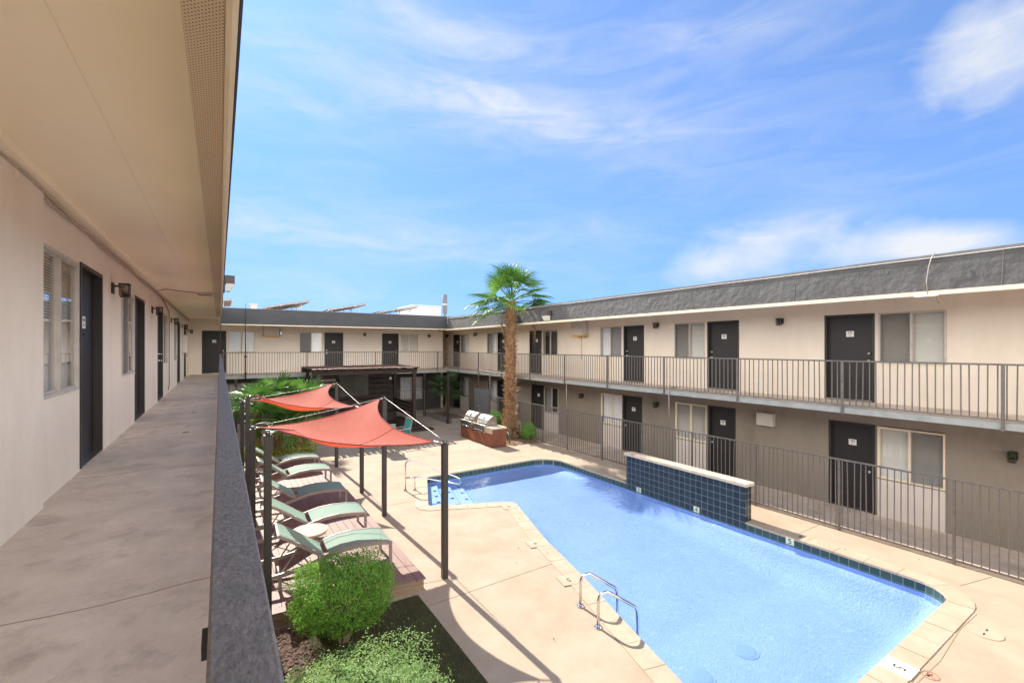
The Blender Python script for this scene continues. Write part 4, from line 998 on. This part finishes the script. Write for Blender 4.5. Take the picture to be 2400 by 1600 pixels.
sail('rear red shade sail in front of the palm clump', 2, 3)
def cable(label, a, b, sag=.0):
    a, b = a+V((0, 0, .03)), b+V((0, 0, .03))
    tag(MB().tube([a.lerp(b, k/10)+V((0, 0, -sag*4*(k/10)*(1-k/10))) for k in range(11)], .0065, 6).build('tension_cable', M_cable), label, 'cable')
T = lambda x, i: tops[(x, PY[i])]
cable('steel cable between the two concrete posts of the front sail', T(PX, 1), T(PX, 0)); cable('steel cable between the two concrete posts of the rear sail', T(PX, 3), T(PX, 2))
cable('thin cable behind the front sail from low dark post to tall brown post', T(LX, 1), T(PX, 1), .02); cable('thin cable along the back edge of the rear sail near the palms', T(LX, 3), T(PX, 3), .02)
tag(MB().tube([T(LX, 1)+V((.02+.16*(1-math.cos(k*.6)), .03*math.sin(k*.9), .05+.045*math.sin(k*.6)))for k in range(22)], .007, 6).build('cable_coil', M_cable), 'loose coil of spare cable on the second dark post', 'cable')

# ------------------------------------------------------------------ loungers
def lounger():
    t = thing('sun_lounger', '', 'sun lounger', group='sea green sling loungers on the deck')
    W = .31
    arc = [(0, .335), (.06, .365), (.25, .395), (.5, .415), (.75, .40), (.95, .355), (1.12, .31), (1.35, .255), (1.6, .225), (1.92, .21)]
    for s in (-W, W):
        pts = [(x, s, z) for x, z in arc]
        m = MB()
        for a, b in zip(pts, pts[1:]): m.bar(a, b, .045, .055)
        m.build('side_rail', M_lframe, t)
    for s in (-W, W):
        MB().bar((.015, s, 0), (.015, s, .35), .045, .032).build('leg', M_lframe, t)
        MB().bar((1.62, s, 0), (1.62, s, .22), .045, .032).build('leg', M_lframe, t)
    MB().bar((.02, -W, .34), (.02, W, .34), .04, .03).bar((1.9, -W, .21), (1.9, W, .21), .03).bar((1.62, -W, .15), (1.62, W, .15), .025).build('cross_bar', M_lframe, t)
    w = W-.026
    seat = [(x, z) for x, z in arc if x <= 1.0]
    m = MB(); m.grid([[(x, -w, z+.022), (x, 0, z+.014), (x, w, z+.022)] for x, z in seat]); m.grid([[(x, -w, z+.008), (x, w, z+.008)] for x, z in seat]); m.build('seat_sling', M_sling, t, recalc=False)
    bk = [(1.03, .35), (1.16, .44), (1.32, .56), (1.50, .69), (1.64, .78)]
    for s in (-W+.035, W-.035):
        m = MB()
        for a, b in zip(bk, bk[1:]): m.bar((a[0], s, a[1]), (b[0], s, b[1]), .028, .04)
        m.build('back_rail', M_lframe, t)
    m = MB(); m.grid([[(x-.02, -w+.04, z+.012), (x-.012, 0, z+.0), (x-.02, w-.04, z+.012)] for x, z in bk]); m.build('back_sling', M_sling, t, recalc=False)
    MB().bar((1.64, -W+.02, .78), (1.64, W-.02, .78), .03).build('back_top_bar', M_lframe, t)
    for s in (-W+.06, W-.06): MB().bar((1.36, s, .57), (1.60, s, .22), .018).build('back_strut', M_lframe, t)
    return t
L0 = lounger()
LP = [(2.36, 7.60, PI-.03, 'nearest sea green lounger, its foot behind the rounded bush'), (2.36, 9.12, PI-.02, 'second sea green lounger, just beyond the round side table'), (2.37, 10.78, PI+.0, 'shaded middle lounger lying in the shadow of the front sail'),
      (2.42, 12.72, PI+.02, 'fourth lounger from the camera, sunlit with thin leaf shadows'), (2.40, 14.25, PI+.03, 'farthest lounger, dappled by palm shadows beside the palm bed')]
for i, (x, y, rz, s) in enumerate(LP):
    o = L0 if i == 0 else dup(L0)
    o.location = (x, y, DZ); o.rotation_euler = (0, 0, rz); o['label'] = s
t = thing('side_table', 'round tan patterned side table between the two nearest loungers', 'table', (1.27, 8.27, DZ))
MB().lathe([(.28, .425), (.29, .435), (.29, .450), (.28, .456), (0.001, .456)], n=40).build('table_top', M_table, t)
MB().lathe([(.25, .40), (.27, .40), (.27, .424), (.25, .424)], n=32).build('apron', M_lframe, t)
for k in range(4):
    a = k*PI/2+.5; MB().tube([(.22*math.cos(a), .22*math.sin(a), .42), (.14*math.cos(a), .14*math.sin(a), .25), (.24*math.cos(a), .24*math.sin(a), .0)], .014, 7).build('leg', M_lframe, t)

# ------------------------------------------------------------------ pool hardware
t = thing('pool_ladder', 'pair of bent chrome grab rails of the pool ladder on the near coping', 'ladder', (0, 0, 0))
for (x, y) in ((4.36, 4.97), (4.23, 4.47)):
    d = V((.97, -.24, 0)).normalized() if False else V((.968, -.25, 0))
    p = V((x, y, G)); pts = [p, p+V((0, 0, .34))]
    for k in range(1, 8): a = k/8*2.35; pts.append(p+V((0, 0, .34))+d*(.11*(1-math.cos(a)))+V((0, 0, .11*math.sin(a))))
    e = pts[-1]+d*.40+V((0, 0, -.26)); pts += [pts[-1].lerp(e, .5), e, e+d*.035+V((0, 0, -.06)), e+d*.045+V((0, 0, -.15)), e+d*.045+V((0, 0, -.60))]
    MB().tube(pts, .021, 10).build('grab_rail', M_chrome, t)
    MB().lathe([(.055, 0), (.055, .012), (.035, .03), (.022, .035)], c=(x, y, G+.002), n=18).build('escutcheon', M_chrome, t)
MB().bar((4.95, 4.87, -4.05), (4.82, 4.37, -4.05), .08, .02).build('tread', M_white, t)
t = thing('pool_handrail', 'chrome stair handrail looping over the shallow pool steps', 'handrail', (0, 0, 0))
a = V((4.05, 11.42, G)); d = V((.935, -.355, 0)); z = V((0, 0, 1)); pts = [a, a+z*.66]
for k in range(1, 7): q = k/6*1.95; pts.append(a+z*.66+d*(.12*(1-math.cos(q)))+z*.12*math.sin(q))
far = a+d*1.32+z*.28
pts += [pts[-1].lerp(far, .5), far]
for k in range(1, 8): q = k/8*2.75; pts.append(far+d*(.10*math.sin(q))+z*(-.10*(1-math.cos(q))-.02))
pts += [a+d*.5+z*.29, a+d*.32+z*.335, a+d*.02+z*.335]
MB().tube(pts, .019, 10).build('rail', M_chrome, t); MB().tube([a+d*.24+z*.335, a+d*.24], .017, 8).build('support', M_chrome, t)
for q in (a, a+d*.24): MB().lathe([(.05, 0), (.05, .01), (.03, .028), (.02, .03)], c=q+V((0, 0, .002)), n=16).build('escutcheon', M_chrome, t)

# ------------------------------------------------------------------ barbecue
t = thing('barbecue_island', 'rusted steel barbecue counter with angled panel seams by the palm', 'barbecue counter', (8.46, 14.5, G))
MB().prism([(0, 0), (.60, 0), (.60, 2.62), (0, 2.62)], .03, .66).build('cabinet', M_corten, t)
m = MB()
for y in (.95, 1.95):
    q = [(-.004, y-.30, .04), (-.004, y-.42, .04), (-.004, y+.28, .655), (-.004, y+.40, .655)]; m.quad(q[0], q[1], q[2], q[3])
m.build('angled_seam', M_corten2, t, recalc=False)
MB().quad((-.003, 1.25, .04), (-.003, 1.55, .04), (-.003, 2.25, .655), (-.003, 1.95, .655)).build('angled_panel', M_corten2, t, recalc=False)
MB().box((-.015, -.015, .662), (.615, 2.635, .72), bev=.006).build('countertop', mat('warm_counter', (.58, .50, .40), .5, var=.08, vscale=8), t)
MB().box((-.012, .01, .50), (-.002, .52, .66)).build('end_panel', mat('tan_panel', (.52, .42, .31), .5, var=.08), t)
def grill(y0, label):
    t = thing('gas_grill', label, 'grill', (8.46, y0, G+.72))
    MB().box((-.06, .02, -.26), (.02, .90, -.02), bev=.01).build('control_panel', M_steel, t)
    MB().box((-.075, .0, -.02), (.52, .92, .03), bev=.008).build('body', M_steel, t)
    MB().box((-.066, .12, -.24), (-.061, .80, -.10)).build('knob_panel', mat('dark_steel', (.10, .095, .09), .35, metal=.6), t)
    for k in range(5):
        y = .20+k*.13; MB().tube([(-.061, y, -.17), (-.085, y, -.17), (-.10, y, -.17)], [.034, .03, .026], 12).build('knob', M_chrome, t)
    prof = [(.03, .03), (.05, .10), (.13, .22), (.22, .31), (.30, .35), (.40, .36), (.48, .34), (.50, .03)]
    m = MB(); ys = (.06, .86)
    rows = [[m.bm.verts.new((x, y, z)) for y in ys] for x, z in prof]
    for A, B in zip(rows, rows[1:]): m.bm.faces.new((A[0], A[1], B[1], B[0]))
    m.bm.faces.new([r[0] for r in rows]); m.bm.faces.new([r[1] for r in rows]); m.build('lid', M_steel, t)
    MB().tube([(-.01, .14, .11), (-.01, .78, .11)], .014, 8).bar((.05, .18, .11), (-.01, .18, .11), .014).bar((.05, .74, .11), (-.01, .74, .11), .014).build('lid_handle', M_chrome, t)
    p = V((.165, .46, .26)); MB().tube([p, p+V((-.02, 0, .02))], .045, 16).build('thermometer', M_black, t)
    return t
grill(14.98, 'stainless gas grill nearer the palm, right of the pair'); grill(16.08, 'stainless gas grill farther from the palm, left of the pair')

# ------------------------------------------------------------------ chairs
def chair():
    t = thing('patio_chair', '', 'chair', group='teal sling patio chairs')
    for s in (-.28, .28):
        MB().bar((.25, s, 0), (.23, s, .63), .032).build('leg', M_lframe, t); MB().bar((-.30, s, 0), (-.22, s, .63), .032).build('leg', M_lframe, t)
        MB().box((-.26, s-.025, .63), (.29, s+.025, .66), bev=.006).build('armrest', M_lframe, t)
        MB().bar((-.20, s*.88, .40), (-.34, s*.88, .98), .03).build('back_upright', M_lframe, t)
    m = MB(); m.grid([[(.26-.5*k/5, -.25, .43-.05*math.sin(PI*k/5)), (.26-.5*k/5, .25, .43-.05*math.sin(PI*k/5))] for k in range(6)]); m.build('seat_sling', M_teal, t, recalc=False)
    m = MB(); m.grid([[(-.215-.125*k/4+.01, -.245, .44+.54*k/4), (-.215-.125*k/4-.01, 0, .44+.54*k/4), (-.215-.125*k/4+.01, .245, .44+.54*k/4)] for k in range(5)]); m.build('back_sling', M_teal, t, recalc=False)
    MB().bar((-.34, -.25, .985), (-.34, .25, .985), .03).bar((.24, -.28, .42), (.24, .28, .42), .03).bar((-.22, -.28, .42), (-.22, .28, .42), .03).build('cross_bar', M_lframe, t)
    return t
c0 = chair(); c0.location = (5.78, 16.75, G); c0.rotation_euler = (0, 0, PI+.15); c0['label'] = 'teal chair turned sideways at the right of the pair, its back upright'
c1 = dup(c0, (5.05, 16.15, G), 1.35, 'teal chair seen from behind, mostly hidden by the front sail')

# ------------------------------------------------------------------ pergola
t = thing('pergola', 'dark timber pergola with slatted roof under the far walkway', 'pergola', (0, 0, 0))
px0, px1, py0, py1, pz = 3.12, 7.56, 19.45, 22.70, -.885
for x in (px0+.25, px1-.12):
    for y in (py0+.38, py1-.15): MB().box((x-.07, y-.07, G+.001), (x+.07, y+.07, pz-.27), bev=.005).build('post', M_darkw, t)
MB().box((px0, py0+.32, pz-.27), (px1, py0+.44, pz-.07)).box((px0, py1-.22, pz-.27), (px1, py1-.10, pz-.07)).build('beam', M_darkw, t)
for k in range(9):
    x = px0+.06+(px1-px0-.12)*k/8; MB().box((x-.03, py0+.02, pz-.069), (x+.03, py1-.02, pz-.035)).build('rafter', M_darkw, t)
for k in range(22):
    x = px0+(px1-px0-.15)*k/21; MB().box((x, py0+R.uniform(-.02, .02), pz-.034), (x+.155, py1, pz-.0+R.uniform(-.006, .012)), bev=.012).build('roof_slat', M_slatw, t)
MB().box((px0-.1, py0+.1, G+.002), (px1+.35, py1+.3, G+.15)).box((px1-.6, py0-.35, G+.002), (px1+.55, py0+.09, G+.08)).build('platform', M_darkw, t)
# back screen of boards and canvas
m = MB()
for k in range(9): m.box((px0+.3, py1-.13, G+.25+k*.245), (px1-.25, py1-.10, G+.25+k*.245+.19))
m.build('screen_boards', M_darkw, t)
MB().box((4.75, py1-.22, -2.35), (6.1, py1-.18, -1.32)).build('canvas_panel', M_canvas, t)
MB().box((px0+.32, py1-.16, -1.62), (4.6, py1-.135, -1.5)).box((px0+.32, py1-.16, -1.9), (4.6, py1-.135, -1.7)).build('pale_board', mat('greyed_board', (.32, .27, .22), .8, var=.15, vscale=5), t)
m = MB()
for k in range(4): m.box((px1-.18, py0+.46, G+.55+k*.17), (px1-.15, py1-.24, G+.55+k*.17+.12))
m.build('side_slats', M_darkw, t)
MB().box((4.2, py1-.8, G+.52), (7.2, py1-.25, G+.58)).box((4.2, py1-.75, G+.15), (7.2, py1-.70, G+.52)).build('bench', M_darkw, t)
MB().box((7.15, py1-.20, -1.62), (7.27, py1-.17, -1.5)).build('switch_plate', M_plate, t)

# ------------------------------------------------------------------ roof things
def solar(x0, z0, x1, z1, y0, y1, label):
    t = thing('solar_panel', label, 'solar panel', (x0, y0, z0), group='solar panels on the far roof')
    w, h, d = x1-x0, z1-z0, y1-y0
    def f(x, y, z): return (x*w, y*d, x*h+z)
    MB().box((0, 0, .045), (1, 1, .06), f).build('glass', M_solar, t)
    m = MB()
    for k in range(8): y = k/7; m.box((0, y*.985, 0), (1, y*.985+.015, .044), f)
    m.build('rib', M_panelframe, t)
    m = MB()
    for x in (0, .33, .66, .975): m.box((x, 0, -.03), (x+.025, 1, 0), f)
    m.build('rail', M_panelframe, t)
    for x in (.12, .82):
        for y in (.05, .5, .95): MB().bar((x*w, y*d, -.3), (x*w, y*d, x*h), .03).bar((x*w-.3, y*d, -.2), (x*w, y*d, x*h-.02), .02).build('strut', M_panelframe, t)
    return t
for x0, x1, z1, s in ((-1.5, .50, 2.16, 'solar panel peeking out right beside the near roof edge'), (1.81, 3.78, 2.27, 'tilted solar panel above the far fascia, the largest in view'), (4.63, 6.60, 2.27, 'middle tilted solar panel above the far fascia'), (7.25, 9.43, 2.25, 'rightmost tilted solar panel, nearest the white wall')):
    solar(x0, 1.86, x1, z1, 24.5, 28.5, s)
t = thing('roof_vent', 'small square grey vent box on the far roof left of the panels', 'vent', (1.36, 25.0, 1.63)); MB().box((-.14, -.14, 0), (.14, .14, .38), bev=.01).build('case', M_box, t); MB().box((-.17, -.17, .38), (.17, .17, .42)).build('hood', M_box, t)
t = thing('vent_pipe', 'fat grey vent pipe standing on the roof at the far corner', 'vent', (11.25, 24.9, 1.6)); MB().tube([(0, 0, 0), (0, 0, .30), (0, 0, .42), (0, 0, 1.0), (0, 0, 1.5)], [.06, .06, .14, .14, .14], 16).build('pipe', mat('galvanised', (.16, .16, .165), .8, metal=0., var=.1, vscale=6), t); MB().lathe([(.145, .9), (.15, .9), (.15, .94), (.145, .94)], n=16).build('band', M_steel, t)
t = thing('antenna_pole', 'thin black pole rising in front of the far upstairs railing', 'pole', (.95, 23.08, FL)); MB().tube([(0, 0, -.3), (0, 0, 1.2), (0, 0, 3.15)], [.026, .022, .008], 8).build('mast', M_black, t); MB().box((-.05, -.02, .05), (.05, .10, .12)).box((-.05, -.02, .8), (.05, .10, .86)).build('clamp', M_black, t)
t = thing('far_building', 'plain white building wall rising behind the far roof', 'building', (16.2, 42, G))
MB().box((-1.4, -2, 0), (1.45, 2, 7.5)).build('wall', M_far, t); MB().box((-1.45, -2.05, 7.5), (1.5, 2.05, 7.6)).build('parapet', M_far, t)

# ------------------------------------------------------------------ light, sky, camera
EL = math.radians(38.4)
sd = V((.034, -.785, 0)).normalized()*math.cos(EL)+V((0, 0, -math.sin(EL)))
su = bpy.data.lights.new('sun', 'SUN'); su.energy = 3.9; su.angle = math.radians(.53); su.color = (1, .93, .83)
so = bpy.data.objects.new('sun', su); col.objects.link(so); so.rotation_euler = sd.to_track_quat('-Z', 'Y').to_euler()
w = bpy.data.worlds.new('World'); sc.world = w; w.use_nodes = True
n, l = w.node_tree.nodes, w.node_tree.links
CAP = (.18, .415, 1.4); bg = n['Background']; sky = n.new('ShaderNodeTexSky'); sky.sky_type = 'NISHITA'; sky.sun_disc = False; sky.sun_elevation = EL; sky.sun_rotation = math.atan2(-sd.x, -sd.y); sky.air_density = 1.0; sky.dust_density = .6; sky.ozone_density = 2.5
scl = n.new('ShaderNodeVectorMath'); scl.operation = 'SCALE'; scl.inputs['Scale'].default_value = .14; l.new(sky.outputs[0], scl.inputs[0])
dv = n.new('ShaderNodeVectorMath'); dv.operation = 'DIVIDE'; dv.inputs[1].default_value = CAP; l.new(scl.outputs[0], dv.inputs[0])
pl1 = n.new('ShaderNodeVectorMath'); pl1.operation = 'ADD'; pl1.inputs[1].default_value = (1, 1, 1); l.new(dv.outputs[0], pl1.inputs[0])
dv2 = n.new('ShaderNodeVectorMath'); dv2.operation = 'DIVIDE'; l.new(scl.outputs[0], dv2.inputs[0]); l.new(pl1.outputs[0], dv2.inputs[1])
l.new(dv2.outputs[0], bg.inputs['Color']); bg.inputs['Strength'].default_value = 1.0
def mth(op, a, b=None, c=None, clamp=False):
    k = n.new('ShaderNodeMath'); k.operation = op; k.use_clamp = clamp
    for i, x in enumerate((a, b, c)):
        if x is None: continue
        if isinstance(x, (int, float)): k.inputs[i].default_value = x
        else: l.new(x, k.inputs[i])
    return k.outputs[0]
tc = n.new('ShaderNodeTexCoord'); sp = n.new('ShaderNodeSeparateXYZ'); l.new(tc.outputs['Generated'], sp.inputs[0])
az = mth('ARCTAN2', sp.outputs[0], sp.outputs[1]); el = mth('ARCSINE', sp.outputs[2])
def noise_at(sx, sy, rot, off, detail=7, rough=.58, dist=.6):
    cb = n.new('ShaderNodeCombineXYZ'); l.new(az, cb.inputs[0]); l.new(el, cb.inputs[1])
    mp = n.new('ShaderNodeMapping'); mp.inputs['Rotation'].default_value = (0, 0, rot); mp.inputs['Scale'].default_value = (sx, sy, 1); mp.inputs['Location'].default_value = (off, off*.7, 0)
    l.new(cb.outputs[0], mp.inputs[0]); t_ = n.new('ShaderNodeTexNoise'); t_.inputs['Scale'].default_value = 1; t_.inputs['Detail'].default_value = detail; t_.inputs['Roughness'].default_value = rough; t_.inputs['Distortion'].default_value = dist
    l.new(mp.outputs[0], t_.inputs['Vector']); return t_.outputs['Fac']
def blob(a0, e0, sa, se, rot=0.):
    da = mth('SUBTRACT', az, a0); de = mth('SUBTRACT', el, e0); c_, s_ = math.cos(rot), math.sin(rot)
    u = mth('DIVIDE', mth('ADD', mth('MULTIPLY', da, c_), mth('MULTIPLY', de, s_)), sa); v = mth('DIVIDE', mth('SUBTRACT', mth('MULTIPLY', de, c_), mth('MULTIPLY', da, s_)), se)
    return mth('EXPONENT', mth('MULTIPLY', mth('ADD', mth('MULTIPLY', u, u), mth('MULTIPLY', v, v)), -1.))
def px(u, v):
    x = (u-1200)/1067.; y = (813-v)/1067.; return math.radians(32.7)+math.atan(x), math.atan2(y, math.sqrt(1+x*x))
def pblob(u, v, su_, sv_, rot, amp):
    a, e = px(u, v); b_ = px(u+su_, v); c_ = px(u, v-sv_)
    return mth('MULTIPLY', blob(a, e, abs(b_[0]-a)+1e-3, abs(c_[1]-e)+1e-3, rot), amp)
cir = noise_at(4.2, 17, .16, 3.1, dist=1.1); fine = noise_at(13, 34, .30, 7.7, 6, .6, .5); cum = noise_at(11, 15, 0, 1.3, 9, .62, .3)
soft = None
for a in ((1050, 225, 520, 60, -.10, .55), (1300, 300, 380, 70, -.22, .45), (1000, 60, 420, 60, -.15, .55), (800, 545, 420, 55, -.03, .50), (700, 250, 260, 55, -.05, .3), (620, 690, 320, 60, 0, .35), (1650, 90, 260, 60, -.1, .30), (1200, 560, 260, 30, .1, .2), (1900, 500, 160, 60, .2, .25)):
    q = pblob(*a); soft = q if soft is None else mth('ADD', soft, q)
hard = None
for a in ((1760, 590, 230, 85, .05, .85), (2250, 570, 230, 50, .05, .95), (2330, 100, 300, 165, .1, 1.0), (2080, 560, 190, 60, .05, .45), (1640, 640, 120, 40, .1, .35)):
    q = pblob(*a); hard = q if hard is None else mth('ADD', hard, q)
def ramp(x, a, b): return mth('SMOOTH_MIN', mth('MAXIMUM', mth('DIVIDE', mth('SUBTRACT', x, a), b-a), 0.), 1., .2)
softc = mth('MULTIPLY', mth('MULTIPLY', soft, 1.25), ramp(mth('ADD', mth('MULTIPLY', cir, .68), mth('MULTIPLY', fine, .32)), .24, .80))
hardc = ramp(mth('ADD', mth('ADD', mth('MULTIPLY', cum, .75), mth('MULTIPLY', cir, .35)), mth('SUBTRACT', hard, .72)), .22, 1.0)
hardc = mth('MULTIPLY', hardc, mth('MINIMUM', mth('MULTIPLY', hard, 2.2), 1.))
veil = mth('MULTIPLY', ramp(cir, .42, .78), .16)
fac = mth('MINIMUM', mth('ADD', mth('ADD', softc, hardc), veil), .96)
bg2 = n.new('ShaderNodeBackground'); bg2.inputs['Color'].default_value = (.93, .96, 1, 1); bg2.inputs['Strength'].default_value = .415
mx = n.new('ShaderNodeMixShader'); l.new(fac, mx.inputs[0]); l.new(bg.outputs[0], mx.inputs[1]); l.new(bg2.outputs[0], mx.inputs[2]); fwd = mth('ADD', mth('MULTIPLY', sp.outputs[0], .540), mth('MULTIPLY', sp.outputs[1], .8415))
fill_bank = mth('MULTIPLY', ramp(mth('SUBTRACT', .50, fwd), .0, .40), mth('MULTIPLY', ramp(noise_at(2.2, 3.0, 0, 5.5, 5), .28, .50), mth('SUBTRACT', 1., ramp(el, .50, .95))))
bg_fill = n.new('ShaderNodeBackground'); bg_fill.inputs['Color'].default_value = (1, .97, .93, 1); bg_fill.inputs['Strength'].default_value = 1.9  # bright cloud glow added outside the view to fill the shaded walls
mx2 = n.new('ShaderNodeMixShader'); l.new(fill_bank, mx2.inputs[0]); l.new(mx.outputs[0], mx2.inputs[1]); l.new(bg_fill.outputs[0], mx2.inputs[2]); l.new(mx2.outputs[0], n['World Output'].inputs['Surface'])

cam = bpy.data.cameras.new('camera'); co = bpy.data.objects.new('camera', cam); col.objects.link(co)
cam.sensor_width = 36; cam.lens = 36*1067/2400; cam.shift_y = 13/2400; cam.clip_start = .03; cam.clip_end = 2000
th = math.atan(685/1067.); co.location = (0, 0, 0); co.rotation_euler = (PI/2, 0, -th); sc.camera = co
sc.view_settings.view_transform = 'Standard'; sc.view_settings.look = 'None'; sc.view_settings.gamma = 1; sc.view_settings.use_curve_mapping = False; sc.view_settings.exposure = 1.21
sc.cycles.max_bounces = 10; sc.cycles.diffuse_bounces = 6; sc.cycles.transparent_max_bounces = 16; sc.cycles.use_denoising = True
